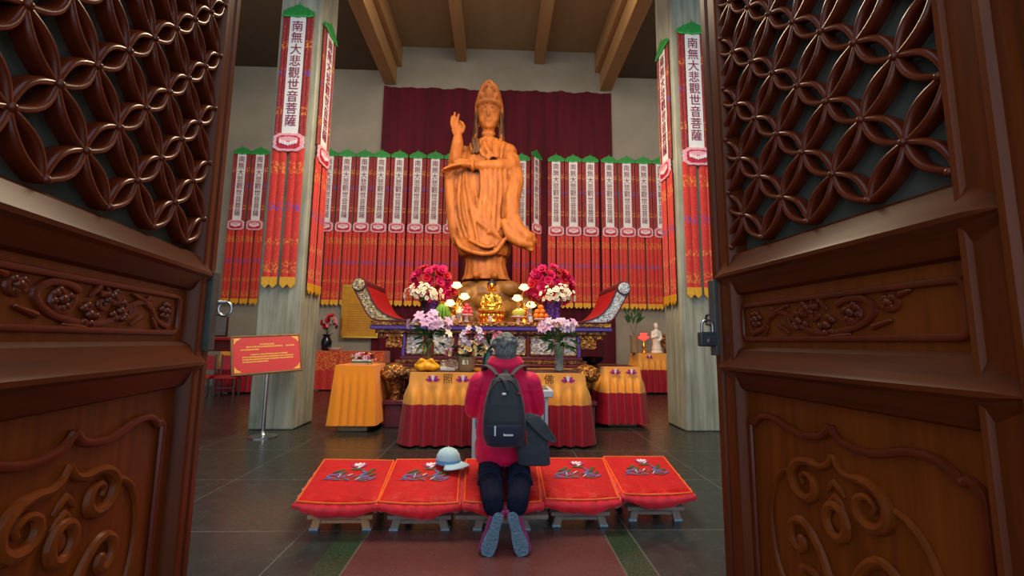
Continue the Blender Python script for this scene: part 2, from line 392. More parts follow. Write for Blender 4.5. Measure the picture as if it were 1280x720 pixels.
# ------------------------------------------------------------------ the hall
def struct(o): o['kind'] = 'structure'; return o
struct(MB().box(-9, -3, -.1, 9, 13.6, 0).obj('floor', 'floor'))
struct(MB().box(-9.2, 13.5, 0, 9.2, 13.7, 11.4).obj('wall_back', 'wall'))
struct(MB().box(-9.2, -.2, 0, -9, 13.5, 11.4).obj('wall_left', 'wall'))
struct(MB().box(9, -.2, 0, 9.2, 13.5, 11.4).obj('wall_right', 'wall'))
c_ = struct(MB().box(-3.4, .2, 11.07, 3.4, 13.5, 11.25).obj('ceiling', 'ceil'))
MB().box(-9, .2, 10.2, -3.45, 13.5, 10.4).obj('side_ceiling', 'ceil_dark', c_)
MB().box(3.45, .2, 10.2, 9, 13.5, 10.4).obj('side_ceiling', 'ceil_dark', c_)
k = 1
for s in (-1, 1):
    b = MB(); xa, xb = sorted((s*3.74, s*3.36)); b.box(xa, .2, 9.7, xb, 13.5, 11.2)
    xa, xb = sorted((s*3.355, s*3.2)); b.box(xa, .2, 10.34, xb, 13.5, 11.06)
    struct(b.obj('trim_%d' % k, 'beam', bevel=.02)); k += 1
for xa, xb in ((-1.41, -1.09), (1.17, 1.5)):
    struct(MB().box(xa, .2, 10.59, xb, 13.5, 11.06).obj('trim_%d' % k, 'beam', bevel=.015)); k += 1
for s, lab in ((-1, 'square board-marked concrete column behind the red notice stand'), (1, 'square board-marked concrete column beside the padlocked door leaf')):
    xa, xb = sorted((s*3.1, s*3.79))
    o = MB().box(xa, 7.1, 0, xb, 7.84, 10.19 if True else 0).obj('column', 'concrete', bevel=.025)
    tag(o, lab, 'column', None, 'structure')

# ------------------------------------------------------------------ the two carved door leaves
LH = 3.15
def spiral(cx, cz, r0, r1, a0, turns, n=22):
    return [(cx+(r0+(r1-r0)*i/n)*cos(a0+turns*2*pi*i/n), cz+(r0+(r1-r0)*i/n)*sin(a0+turns*2*pi*i/n)) for i in range(n+1)]
def leaf(idx, loc, rz, sg, label, nk=8, zl=1.7, lu=.103, par=0, cx=.44, kx=1., fa=.136, fb=.764):
    E_ = .085*(nk-8); LW = .875+E_
    root = thing('door_%d' % idx, label, 'door', loc, rz, kind='structure')
    def O(u, o, z): return Vector((u, sg*o, z))
    def T(mb, pts2, r, o=0., n=8, flat=.7, closed=False):       # bead lying on the leaf's face at offset o
        mb.tube([O(p_[0], o, p_[1]) for p_ in pts2], r, n, True, flat, (0, 1, 0), closed)
    # stiles
    prof = [(0, -.055), (0, -.006), (.008, 0), (.034, 0), (.04, -.007), (.05, -.007), (.056, 0), (.1, 0), (.104, .008), (.112, .012), (.122, .009), (.128, 0), (.136, -.022), (.136, -.055)]
    MB().prism(prof, .03, LH, lambda u, o, z: O(u, o, z)).obj('stile', 'door', root, sharp=30)
    prof2 = [(LW, -.055), (LW, 0)]+[(a_+E_, b_) for a_, b_ in ((.86, .0), (.852, .01), (.842, .01), (.836, 0), (.795, 0), (.79, .008), (.782, .01), (.775, 0), (.765, -.022), (.765, -.055))]
    MB().prism(prof2, .03, LH, lambda u, o, z: O(u, o, z)).obj('stile', 'door', root, sharp=30)
    # rails: broad peaked mouldings
    for z0, z1, e in ((1.555 if zl > 1.68 else 1.545, zl-.005, .03), (1.255, 1.39, .03), (.03, .25, 0), (3.0, LH, 0)):
        zm = z0+(z1-z0)*.5
        pr = [(-.05, z0), (-.018, z0), (-.006, z0+.006), (.012, zm-.014), (.022, zm-.006), (.022, zm+.004), (.016, zm+.012), (-.002, z1-.01), (-.016, z1), (-.05, z1)]
        m = MB(); ua, ub = .1, .8+E_
        rings = []
        for uu, sc in ((ua-.07*(e > 0), .0), (ua+.004, 1), (ub, 1), (ub+.05*(e > 0), .0)):
            rings.append([O(uu, o*(1 if sc else .3)+(0 if sc else .001), zm+(z-zm)*(1 if sc else .12)) for o, z in pr])
        m.loft(rings if e else rings[1:3]); m.obj('rail', 'door_rail', root, sharp=25)
    def FX(mb):
        for p_ in mb.v: p_.x = fa+(p_.x-.136)*(fb-fa)/.628
        return mb
    def CXF(mb):
        for p_ in mb.v: p_.x = cx+(p_.x-.44)*kx
        return mb
    # small carved panel
    m = MB().box(.12, min(sg*-.045, sg*-.022), 1.39, .78+E_, max(sg*-.045, sg*-.022), 1.56); pn = m.obj('frieze_panel', 'door_panel', root)
    m = MB(); rc = []
    for qx, cz, a in ((.148, 1.43, pi), (.148, 1.508, pi/2), (.75, 1.508, 0), (.75, 1.43, -pi/2)):
        rc += [(qx+.012*cos(a+(-pi/2)*i/4+ (pi/2 if False else 0)), cz+.012*sin(a-pi/2*i/4)) for i in range(5)]
    _E = E_
    rc = [(a_, b_) for a_, b_ in [(.136, 1.43), (.136, 1.505), (.144, 1.518), (.154, 1.52), (.744, 1.52), (.756, 1.518), (.764, 1.505), (.764, 1.43), (.756, 1.418), (.744, 1.415), (.154, 1.415), (.144, 1.418)]]
    T(m, rc, .008, -.018, 8, .8, True); FX(m).obj('bead_frame', 'lattice', pn)
    m = MB(); T(m, spline([(.175, 1.49), (.168, 1.465), (.178, 1.437), (.2, 1.436), (.235, 1.45), (.265, 1.485), (.3, 1.49), (.34, 1.475), (.38, 1.445), (.43, 1.43), (.5, 1.432), (.56, 1.45), (.585, 1.48), (.56, 1.503), (.52, 1.506), (.49, 1.495)]), .009, -.022, 8, .9)
    for sp in (spiral(.352, 1.468, .026, .004, 2.5, 1.3), spiral(.53, 1.474, .03, .004, 2.8, 1.4), spiral(.425, 1.476, .022, .003, 1., 1.2), spiral(.625, 1.49, .018, .003, 3.3, 1.2), spiral(.268, 1.494, .015, .003, 4, 1.1)):
        T(m, sp, [.0085*(1-.5*i/22) for i in range(23)], -.02, 8, .9)
    rnd = random.Random(3)
    for qx, cz, n_, R_ in ((.2, 1.475, 7, .017), (.372, 1.462, 7, .022), (.53, 1.474, 6, .018), (.46, 1.448, 5, .02), (.4, 1.495, 4, .015), (.62, 1.49, 4, .012)):
        for i in range(n_):
            a = 2*pi*i/n_+rnd.random(); m.ball(O(qx+R_*cos(a), -.018, cz+R_*sin(a)), (.0085, .008, .0085), 8, 6)
        m.ball(O(qx, -.016, cz), (.01, .01, .01), 8, 6)
    for a, b, c, d in ((.29, 1.492, .33, 1.505), (.395, 1.478, .415, 1.51), (.44, 1.51, .46, 1.488), (.3, 1.45, .33, 1.432), (.58, 1.44, .62, 1.452), (.235, 1.43, .25, 1.45), (.47, 1.42, .52, 1.424), (.645, 1.505, .665, 1.51)):
        m.cap_(O(a, -.02, b), O(c, -.018, d), .008, .004, 8)
    FX(m).obj('scroll_carving', 'lattice', pn)
    # lower carved panel
    lp = MB().box(.12, min(sg*-.05, sg*-.026), .24, .78+E_, max(sg*-.05, sg*-.026), 1.27).obj('lower_panel', 'door_panel', root)
    right = [(.44, 1.208), (.455, 1.188), (.482, 1.172), (.542, 1.166), (.60, 1.182), (.632, 1.191), (.675, 1.19), (.703, 1.178), (.72, 1.16), (.73, 1.166), (.745, 1.158), (.752, 1.145)]
    left = [(.884-a, b) for a, b in right]; left = [(max(a, .142), b) for a, b in left]
    low = [(a, 1.5-b-.02 if False else .72-(b-.72)) for a, b in right]
    pth = spline(right, 3)[:]+[Vector((.752, z, 0)) for z in (1.0, .8, .6, .44)]+spline([(a, 1.44-b) for a, b in right][::-1], 3)
    pth += spline([(a, 1.44-b) for a, b in left], 3)+[Vector((.142, z, 0)) for z in (.44, .6, .8, 1.0)]+spline(left[::-1], 3)
    q = []
    for p_ in pth:
        if not q or (p_-q[-1]).length > .003: q.append(p_)
    if (q[0]-q[-1]).length < .003: q.pop()
    m = MB(); T(m, [(p_.x, p_.y) for p_ in q], .0095, -.02, 8, .9, True); CXF(m).obj('ogee_bead', 'lattice', lp)
    m = MB()
    for sx in (1, -1):
        def S(pts): return [(.44+sx*(p_[0]-.44), p_[1]) for p_ in pts]
        crest = spline([(.441, 1.138), (.455, 1.112), (.48, 1.1), (.515, 1.102), (.548, 1.093), (.572, 1.066), (.572, 1.035), (.55, 1.012), (.52, 1.01), (.5, 1.03), (.503, 1.058), (.525, 1.07), (.543, 1.056), (.538, 1.04)], 5)
        T(m, S([(p_.x, p_.y) for p_ in crest]), [.006+.008*sin(pi*min(1, i/len(crest)*1.05)) for i in range(len(crest))], -.022, 8, 1.1)
        lobe = spline([(.576, 1.062), (.61, 1.052), (.645, 1.015), (.668, .95), (.67, .87), (.65, .79), (.6, .73), (.54, .71), (.5, .74), (.495, .79), (.52, .83), (.555, .83), (.57, .8)], 5)
        T(m, S([(p_.x, p_.y) for p_ in lobe]), [.008+.004*(i/len(lobe)) for i in range(len(lobe))], -.024, 8, 1.)
        curl = spline([(.45, .72), (.46, .8), (.485, .88), (.52, .93), (.555, .945), (.585, .925), (.588, .89), (.565, .87), (.548, .885), (.552, .905)], 5)
        T(m, S([(p_.x, p_.y) for p_ in curl]), [.012]*len(curl), -.02, 8, 1.)
        m.ball(O(.44+sx*.112, -.02, .898), (.014, .012, .014), 10, 8)
    T(m, [(.44+.028*cos(2*pi*i/24), .985+.036*sin(2*pi*i/24)) for i in range(24)], .012, -.02, 8, 1., True)
    m.ball(O(.44, -.03, .985), (.02, .014, .026), 12, 8)
    for zc in (1.062, 1.03):
        T(m, [(.415, zc-.016), (.428, zc), (.44, zc+.012), (.452, zc), (.465, zc-.016)], [.004, .008, .01, .008, .004], -.024, 8, .9)
    CXF(m).obj('cloud_carving', 'door_panel', lp)
    # lattice of interlocked petals
    m = MB(); bd = MB(); du, dz = .085, .0925; nodes = []
    nz = 14
    cs = [(-.006, -.032), (-.0076, -.009), (-.0062, -.002), (-.0025, .002), (.0025, .002), (.0062, -.002), (.0076, -.009), (.006, -.032)]
    def petal(ua, za, ub, zb):
        A, B = Vector((ua, za)), Vector((ub, zb)); d = B-A; t = d.normalized(); nn = Vector((-t.y, t.x))
        for s2 in (1, -1):
            rings = []
            for i in range(9):
                q = i/8; c = A+d*q+nn*s2*(.0195*sin(pi*q)+.001); tg = (d+nn*s2*.0195*pi*cos(pi*q)).normalized(); w = Vector((-tg.y, tg.x))
                rings.append([O(c.x+w.x*a, o+.004*sin(pi*q), c.y+w.y*a) for a, o in cs])
            m.loft(rings)
    for mz in range(nz+1):
        for ku in range(nk+1):
            u0, z0 = lu+ku*du, zl+.012+mz*dz
            if (ku+mz) % 2 == par:
                bd.ball(O(min(max(u0, .128), .774+E_), .002, max(z0, zl+.004)), (.0085, .009, .0085), 10, 7)
            if ku < nk and mz < nz:
                if (ku+mz) % 2 == par: petal(u0, z0, u0+du, z0+dz)
                else: petal(u0, z0+dz, u0+du, z0)
    for p_ in m.v: p_.x = min(max(p_.x, .118), .784+E_)
    lt = m.obj('lattice', 'lattice', root, sharp=50); bd.obj('lattice_beads', 'lattice', lt)
    MB().box(.12, min(sg*-.052, sg*-.046), 1.64, .78+E_, max(sg*-.052, sg*-.046), 3.02).obj('pane', 'pane', root)
    # iron plate on the meeting edge, with its staple
    pl = MB(); a, b = sorted((sg*-.057, sg*.013)); pl.box(-.004, a, 1.36, .045 if sg > 0 else .032, b, 1.62); pl.obj('lock_plate', 'iron', root, bevel=.003)
    return root
DL = leaf(1, (-.902, 1.5, 0), atan2(-.9825, .1864), 1, 'open carved lattice door leaf with an iron ring on its edge', 10, 1.67, .13, 1, .535, 1.13, .18, .885)
DR = leaf(2, (.809, 1.5, 0), atan2(-.9969, .0782), -1, 'open carved lattice door leaf with a padlock hanging on its edge')
m = MB(); m.tube([(-.016+.0*i, .0+.018*sin(2*pi*i/24)*0+.02*cos(2*pi*i/24), 1.5+.024*sin(2*pi*i/24)) for i in range(24)], .0042, 8, False, closed=True)
m.xf(Matrix.Translation((0, .03, 0)))
m.cap_((-.004, .004, 1.522), (-.016, .03, 1.524), .006, .005, 8); m.obj('pull_ring', 'steel', DL)
m = MB(); m.tube([(-.003, -.01, 1.5), (-.022, -.01, 1.5), (-.03, -.01, 1.485), (-.026, -.01, 1.468), (-.003, -.01, 1.465)], .005, 8); m.obj('staple', 'iron', DR)
pk = P(884.5, 424, 1.48)
pd = thing('padlock', 'small dark padlock with a steel shackle hanging from the carved door leaf edge', 'padlock', pk)
MB().box(-.031, -.013, -.025, .031, .013, .025).obj('lock_body', 'lockbody', pd, bevel=.006, seg=3)
MB().tube([(-.019, 0, .02), (-.019, 0, .045)]+[(-.019*cos(pi*i/10), 0, .045+.02*sin(pi*i/10)) for i in range(1, 10)]+[(.019, 0, .045), (.019, 0, .02)], .0048, 10).obj('shackle', 'steel', pd)
m = MB().lathe([(.009, 0), (.009, .003), (.001, .004)], (0, 0, 0), 16); m.xf(Matrix.Translation((0, -.013, -.004)) @ Matrix.Rotation(pi/2, 4, 'X')); m.obj('keyhole', 'steel', pd)
# door frame posts behind the hinges
for i, s in enumerate((-1, 1)):
    hx = (-.705 if s < 0 else .883); xa, xb = sorted((hx+s*.03, hx+s*.2)); 
    struct(MB().box(xa, .42, 0, xb, .64, 3.4).obj('trim_%d' % (k+i), 'door', bevel=.01))

# ------------------------------------------------------------------ wall cloth and hanging banners
m = MB(); x0, x1, zt = P(480, 107, 13.4).x, P(764, 114, 13.4).x, 9.62
def cur(u, v):
    x = x0+(x1-x0)*u; z = zt-(zt-.02)*v-.05*abs(sin(u*pi*9))*(1-v)
    return Vector((x, 13.42-.035*sin(u*2*pi*26+2*sin(v*3))*(.4+.6*v)-.02*sin(u*43), z))
m.sheet(cur, 260, 14); tag(m.obj('backdrop_curtain', 'curtain', fix=False, sharp=0), 'wide dark maroon curtain hung on the back wall behind the tall carved statue', 'curtain')
TXT = text_mesh('\n'.join('南無大悲觀世音菩薩'), .2, 1.0)
zs = [v.co.z for v in TXT.vertices]; zmid = (max(zs)+min(zs))/2; sc_ = 1.92/(max(zs)-min(zs))
for v in TXT.vertices: v.co.z = (v.co.z-zmid)*sc_; v.co.x *= 1.0
TXT.materials.append(M['ban_text'])
def make_banner(label, group):
    t = thing('hanging_banner', label, 'banner', group=group)
    W = .266
    cl = [(-W, -.21), (-W, -.12), (-.25, -.125), (-.2, -.1), (-.16, -.06), (-.1, -.05), (-.05, -.015), (0, 0), (.05, -.015), (.1, -.05), (.16, -.06), (.2, -.1), (.25, -.125), (W, -.12), (W, -.21), (.18, -.235), (.09, -.215), (0, -.24), (-.09, -.215), (-.18, -.235)]
    def F(o): return lambda a, b, h: Vector((a, h+o, b))
    ca = MB().prism(cl, -.05, -.01, F(0)).obj('canopy', 'ban_green', t, bevel=.006)
    MB().tube([(a, -.052, b) for a, b in cl[14:]+cl[:1]], .011, 6).obj('canopy_trim', 'ban_green2', ca)
    MB().cap_((0, -.03, -.01), (0, -.03, .05), .012, .008, 8).obj('finial', 'ban_green', ca)
    st = MB().sheet(lambda u, v: Vector((-.135+.27*u, -.03-.006*sin(v*40)*.3, -.19-2.2*v)), 2, 20).obj('text_strip', 'ban_white', t, fix=False)
    put('lettering', TXT, None, st, (0, -.036, -1.26))
    for s in (-1, 1):
        for k_ in (0, 1):
            a = s*(.139+.063*k_); b = s*(.197+.063*k_)
            MB().sheet(lambda u, v: Vector((a+(b-a)*u, -.02-.008*sin(u*pi), -.19-2.2*v)), 4, 6).obj('ribbon', 'ribbon', t, fix=False)
    pp = []
    for i in range(48):
        a = 2*pi*i/48; rx, rz_ = .262, .165; q = (abs(cos(a))**4+abs(sin(a))**4)**(-.25); w = 1+.035*cos(12*a)
        pp.append((rx*q*cos(a)*w*.96, -2.515+rz_*q*sin(a)*w*.96))
    pd_ = MB().prism(pp, -.055, -.03, F(0)).obj('lotus_pad', 'pad_pink', t, bevel=.006)
    mm = MB(); mm.prism([(a*.76, -2.515+(b+2.515)*.72) for a, b in pp], -.06, -.05, F(0)); mm.obj('pad_field', 'pad_red', pd_)
    mm = MB()
    [mm.prism([(j*.042+.03*cos(2*pi*i/12), -2.46-.006*abs(j)+.045*sin(2*pi*i/12)) for i in range(12)], -.064-.001*(j % 2), -.06, F(0)) for j in range(-3, 4)]
    mm.cur = 1
    for i in range(-3, 4):
        cx = i*.042; mm.prism([(cx+.022*cos(2*pi*j/10), -2.55+.012*abs(i)+.035*sin(2*pi*j/10)) for j in range(10)], -.072, -.062, F(0))
    mm.obj('lotus_emblem', ['pad_pink', 'pad_white'], pd_)
    for i in range(4):
        a = (-.265, -.143, .022, .144)[i]; b = a+.118
        m_ = MB(); m_.sheet(lambda u, v: Vector((a+(b-a)*u, -.025-.012*sin(u*pi), -2.6-2.2*v)), 4, 8)
        tl = m_.obj('tail', 'tail', t, fix=False)
        MB().prism([(a, -4.78), (b, -4.78), (b, -4.9), (a+.059, -4.96), (a, -4.9)], -.04, -.026, F(0)).obj('gold_tip', 'gold_tip', tl)
    return t
GB = 'red prayer banners hung along the back wall'
BX = [-8.0, -7.44, -5.3, -4.75, -4.2, -3.67, -3.11, -2.53, -1.98, -1.43, .77, 1.2, 1.87, 2.42, 2.97, 3.58, 4.15, 4.7, 5.24]
ban = None
num = ['first', 'second', 'third', 'fourth', 'fifth', 'sixth', 'seventh', 'eighth']
for i, x in enumerate(BX):
    if i < 2: lab = 'red wall banner beyond the notice-stand column, %s' % ('nearer the door leaf' if i == 0 else 'touching the column edge')
    elif i < 10: lab = 'red wall banner, %s of eight between the notice-stand column and the tall statue' % num[i-2]
    elif i < 12: lab = 'red wall banner by the statue shoulder over the flaring sleeve, %s' % ('whole' if i == 10 else 'half turned')
    else: lab = 'red wall banner, %s of seven from the bare curtain gap towards the padlock-side column' % num[i-12]
    if ban is None: ban = make_banner(lab, GB); b = ban; b.location = (x, 13.37, 7.38)
    else: b = dup(ban, (x, 13.37 if i != 11 else 13.12, 7.38), 0, lab)
    if i == 11: b.rotation_euler[2] = radians(50)
    elif i: b.rotation_euler[2] = radians(random.uniform(-3, 3))
GC = 'red prayer banners hung on the two concrete columns'
for lab, loc, rz in (('red prayer banner on the front face of the column behind the notice stand', (-3.46, 7.08, 7.17), 0),
                     ('red prayer banner seen edge-on, on the inner face of the notice-stand column', (-3.08, 7.44, 7.1), pi/2),
                     ('red prayer banner on the front face of the padlock-side column', (3.45, 7.08, 7.1), 0),
                     ('red prayer banner seen edge-on, on the inner face of the padlock-side column', (3.08, 7.44, 7.0), -pi/2)):
    dup(ban, loc, rz, lab, None, GC)

# ------------------------------------------------------------------ the tall carved statue (base at z 2.95, axis x -0.245, depth 11)
SX, SY, SZ = -.245, 11.0, 2.93
st = thing('standing_statue', 'tall carved camphor-wood robed statue with one hand raised, standing on a gilded rock', 'statue', (SX, SY, 0))
m = MB()
def ring(z, cx, rx, ry, cy=0, folds=(), n=72, sq=2.0):
    out = []
    for i in range(n):
        a = 2*pi*i/n; q = 1
        for k_, amp, ph in folds: q += amp*sin(k_*a+ph+z*.9)
        ca, sa = cos(a), sin(a)
        out.append(Vector((cx+rx*q*ca, cy+ry*q*sa, z)))
    return out
def loft_z(rows, folds, n=72, sub=4):
    rs = []
    for i in range(len(rows)-1):
        for k_ in range(sub):
            t = k_/sub; t = t*t*(3-2*t)*.5+t*.5; rs.append([a+(b-a)*t for a, b in zip(rows[i], rows[i+1])])
    rs.append(rows[-1]); return [ring(r[0], r[1], r[2], r[3], r[4], folds, n) for r in rs]
fo1 = ((13, .016, 0), (7, .016, .4))
m.loft(loft_z([(-.02, .0, .63, .5, 0), (.12, 0, .55, .44, 0), (.4, -.02, .5, .4, 0), (.9, -.02, .56, .42, 0)], ((17, .03, 0), (9, .02, 1))))       # under-skirt
m.loft(loft_z([(.6, -.05, .60, .5, 0), (.72, -.06, .66, .52, 0), (1.05, -.12, .76, .5, 0), (1.6, -.16, .77, .47, 0), (2.3, -.16, .78, .47, 0), (2.95, -.12, .83, .46, 0),
   (3.25, -.02, .76, .44, .02), (3.5, .06, .64, .38, .03), (3.66, .05, .48, .3, .03), (3.78, .0, .24, .22, .03)], fo1))
m.ball((.0, -.06, 3.2), (.5, .38, .5), 20, 14)
# feet
for s in (-1, 1): m.cap_((s*.2, -.3, .06), (s*.22, -.52, .05), .1, .09)
# long apron and rounded front hem of the outer robe
m.tube(spline([(-.78, -.25, 1.05), (-.62, -.4, .78), (-.3, -.53, .62), (.02, -.55, .58), (.26, -.5, .68), (.45, -.45, .98)], 6), .06, 10)
m.tube(spline([(-.42, -.45, .95), (-.2, -.55, .82), (.02, -.57, .74), (.2, -.52, .8)], 6), .045, 10)
# sweeping sleeve that flares out to one side
sl = [(.6, -.1, 3.15), (.7, -.2, 2.6), (.62, -.3, 2.05), (.62, -.32, 1.6), (.78, -.33, 1.25), (1.0, -.33, 1.04), (1.12, -.3, .98)]
m.chain(sl, [.24, .24, .22, .2, .2, .2, .15])
m.chain([(.45, -.4, 1.4), (.6, -.42, 1.05), (.85, -.42, .9), (1.08, -.38, .86)], [.12, .14, .13, .1])
for i in range(5):
    q = i/4; m.chain([(.56, -.38-.02*i, 1.9-.5*q), (.72+.02*i, -.44, 1.36-.4*q), (.98, -.44+.02*i, 1.1-.28*q), (1.17-.03*q, -.36, 1.12-.38*q)], [.09, .085, .08, .06])
# sleeve under the raised hand, running down the near edge
sl = [(-.62, -.05, 3.35), (-.86, -.15, 3.0), (-.95, -.2, 2.5), (-.9, -.22, 1.9), (-.84, -.2, 1.3), (-.78, -.15, .95)]
m.chain(sl, [.2, .17, .15, .15, .14, .1])
# drapery folds lying on the robe
RB = [(.6, -.05, .60, .5), (.72, -.06, .66, .52), (1.05, -.12, .76, .5), (1.6, -.16, .77, .47), (2.3, -.16, .78, .47), (2.95, -.12, .83, .46), (3.25, -.02, .76, .44), (3.6, .06, .6, .36)]
def robe_y(x, z):
    for r0, r1 in zip(RB, RB[1:]):
        if z <= r1[0]: break
    t = max(0, min(1, (z-r0[0])/(r1[0]-r0[0]))); cx, rx, ry = [r0[i]+(r1[i]-r0[i])*t for i in (1, 2, 3)]
    return -ry*sqrt(max(.03, 1-((x-cx)/rx)**2))
def fold(pts, r, lift=.0):
    ps = spline([(p_[0], p_[1]) for p_ in pts], 8); N = len(ps)-1
    m.tube([(p_.x, robe_y(p_.x, p_.y)-lift, p_.y) for p_ in ps], [r*(.35+.65*sin(pi*i/N)) for i in range(N+1)], 8)
# broad vertical pleats falling from the forearm
def pleat(x, z0, x1, z1, r):
    ps = spline([(x, z0), (x+.03, z0*.6+z1*.4), ((x+x1)/2, z0*.3+z1*.7), (x1, z1)], 8); N = len(ps)-1
    m.tube([(p_.x, robe_y(p_.x, p_.y)-.01-.1*max(0, (p_.y-z1)/(z0-z1))**1.5, p_.y) for p_ in ps], [r*(.5+.5*sin(pi*(.25+.7*i/N))) for i in range(N+1)], 8)
for x, z0, x1, z1, r in ((-.16, 2.74, -.18, 1.45, .05), (-.06, 2.78, -.08, 1.25, .062), (.06, 2.85, .05, 1.1, .065), (.18, 2.88, .18, 1.15, .07), (.3, 2.9, .3, 1.2, .07), (.42, 2.92, .42, 1.25, .07), (.54, 2.9, .53, 1.4, .07)): pleat(x, z0, x1, z1, r)
# long curves crossing the front towards the flaring sleeve
for i in range(4): fold([(-.62+.16*i, 2.5-.12*i), (-.5+.16*i, 1.9-.1*i), (-.2+.16*i, 1.4-.1*i), (.15+.12*i, 1.1-.07*i)], .05, .01)
for i in range(3): fold([(-.78+.1*i, 2.75), (-.82+.1*i, 2.1), (-.75+.1*i, 1.5), (-.62+.12*i, 1.0)], .045)
# dark open edge of the robe, running down from the raised arm
fold([(-.5, 2.95), (-.52, 2.5), (-.42, 1.9), (-.3, 1.35), (-.2, .85)], .055, .02); fold([(-.58, 2.95), (-.6, 2.4), (-.52, 1.8), (-.42, 1.2)], .04, .02)
def foldf(pts, r): m.tube(spline(pts, 7), [r*(.5+.5*sin(pi*i/(7*(len(pts)-1)))) for i in range(7*(len(pts)-1)+1)], 8)
# collar bands, necklace
for s_, pts in ((1, [(-.34, -.3, 3.6), (-.24, -.4, 3.35), (-.1, -.47, 3.1)]), (1, [(.3, -.28, 3.6), (.24, -.42, 3.3), (.2, -.47, 3.05)]), (1, [(.4, -.24, 3.6), (.36, -.36, 3.3), (.33, -.43, 3.05)]), (1, [(-.46, -.24, 3.55), (-.4, -.34, 3.3), (-.32, -.42, 3.1)])): foldf(pts, .05)
m.tube([(.02+.24*cos(a), -.40-.03*abs(sin(a)), 3.32-.17*sin(a)) for a in [pi*i/14 for i in range(15)]], .03, 8)
for i in range(7):
    a = pi*(i+.5)/7; m.ball((.02+.24*cos(a), -.43, 3.32-.17*sin(a)), .038, 8, 6)
m.ball((.02, -.48, 3.08), (.08, .05, .09), 10, 7)
# neck and head
m.cap_((0, .02, 3.6), (0, 0, 4.15), .2, .17)
for k_ in range(2): m.tube([(.19*cos(a), .0+.19*sin(a), 3.92+.07*k_) for a in [2*pi*i/20 for i in range(20)]], .02, 6, False, closed=True)
m.ball((0, -.04, 4.46), (.275, .3, .39), 24, 18); m.ball((0, -.14, 4.25), (.18, .18, .17), 16, 10); m.ball((0, -.2, 4.14), (.09, .1, .07), 12, 8)
for s in (-1, 1):
    m.ball((s*.14, -.2, 4.33), (.1, .1, .11), 10, 8)
    m.cap_((s*.285, .0, 4.48), (s*.3, .02, 4.06), .045, .05)            # long ears
m.tube(spline([(0, -.3, 4.62), (0, -.345, 4.5), (0, -.385, 4.4), (0, -.355, 4.375)], 5), [.024]*6+[.03]*5+[.042]*5, 8)
for s in (-1, 1):
    m.tube(spline([(s*.03, -.325, 4.6), (s*.1, -.325, 4.66), (s*.2, -.265, 4.6)], 5), .016, 6)
    m.ball((s*.115, -.28, 4.53), (.075, .04, .035), 10, 6); m.tube(spline([(s*.05, -.325, 4.525), (s*.115, -.33, 4.512), (s*.19, -.28, 4.53)], 5), .012, 6)
m.tube([(-.09, -.31, 4.285), (-.04, -.335, 4.292), (0, -.335, 4.286), (.04, -.335, 4.292), (.09, -.31, 4.285)], [.012, .022, .022, .022, .012], 8)
m.tube([(-.07, -.31, 4.262), (0, -.33, 4.25), (.07, -.31, 4.262)], [.012, .026, .012], 8)
# hair bun, crown and veil
m.ball((0, .06, 4.62), (.33, .33, .36), 20, 14)
m.tube([(.3*cos(a), -.02-.26*sin(a), 4.77+.05*sin(a)) for a in [pi*i/16 for i in range(17)]], .06, 8)
m.lathe([(.3, 4.75), (.3, 4.95), (.285, 5.12), (.26, 5.28), (.21, 5.39), (.12, 5.45), (.02, 5.465)], (0, 0, 0), 20)
m.chain([(.45, .02, 3.42), (.6, -.12, 3.15), (.6, -.25, 2.95)], [.22, .22, .2])
foldf([(.2, -.24, 3.68), (.19, -.4, 3.35), (.24, -.5, 3.05)], .1); foldf([(-.12, -.3, 3.6), (-.02, -.44, 3.3), (.14, -.52, 3.06)], .06)
for i in range(4): foldf([(.5+.05*i, -.12, 3.55-.06*i), (.58+.05*i, -.2-.02*i, 3.25-.05*i), (.5+.05*i, -.38, 2.98-.05*i)], .035)
m.tube(spline([(-.27, -.16, 4.83), (-.2, -.25, 5.1), (0, -.24, 5.38), (.2, -.25, 5.1), (.27, -.16, 4.83)], 6), .045, 8)
m.ball((0, -.3, 5.0), (.11, .07, .16), 12, 9); m.ball((0, -.3, 5.2), (.06, .06, .08), 10, 8)
for s in (-1, 1):
    m.ball((s*.17, -.26, 4.95), (.07, .06, .1), 10, 8)
    m.chain([(s*.2, .1, 5.25), (s*.3, .14, 4.9), (s*.325, .16, 4.5), (s*.32, .16, 4.05), (s*.34, .12, 3.7)], [.1, .085, .07, .06, .08])
    m.chain([(s*.3, -.02, 4.1), (s*.33, -.14, 3.8), (s*.3, -.28, 3.5)], [.04, .045, .045]); m.ball((s*.42+.1, .03, 3.42), (.25, .3, .24), 14, 10)
# raised forearm and palm
m.chain([(-.6, -.1, 3.2), (-.82, -.25, 3.1), (-.77, -.42, 3.45), (-.76, -.48, 3.68)], [.2, .19, .15, .1])
m.ball((-.78, -.5, 3.78), (.15, .07, .19), 14, 10)
def finger(pts, r): m.chain(pts, [r*(1-.12*i) for i in range(len(pts))])
finger([(-.9, -.5, 3.88), (-.93, -.5, 4.05), (-.92, -.52, 4.2)], .042); finger([(-.84, -.5, 3.9), (-.86, -.5, 4.13), (-.85, -.52, 4.31)], .046)
finger([(-.77, -.5, 3.9), (-.78, -.52, 4.1), (-.75, -.57, 4.24)], .045); finger([(-.7, -.51, 3.88), (-.68, -.57, 4.0), (-.7, -.63, 4.03)], .042)
finger([(-.64, -.5, 3.74), (-.6, -.56, 3.88), (-.65, -.62, 3.99)], .048)
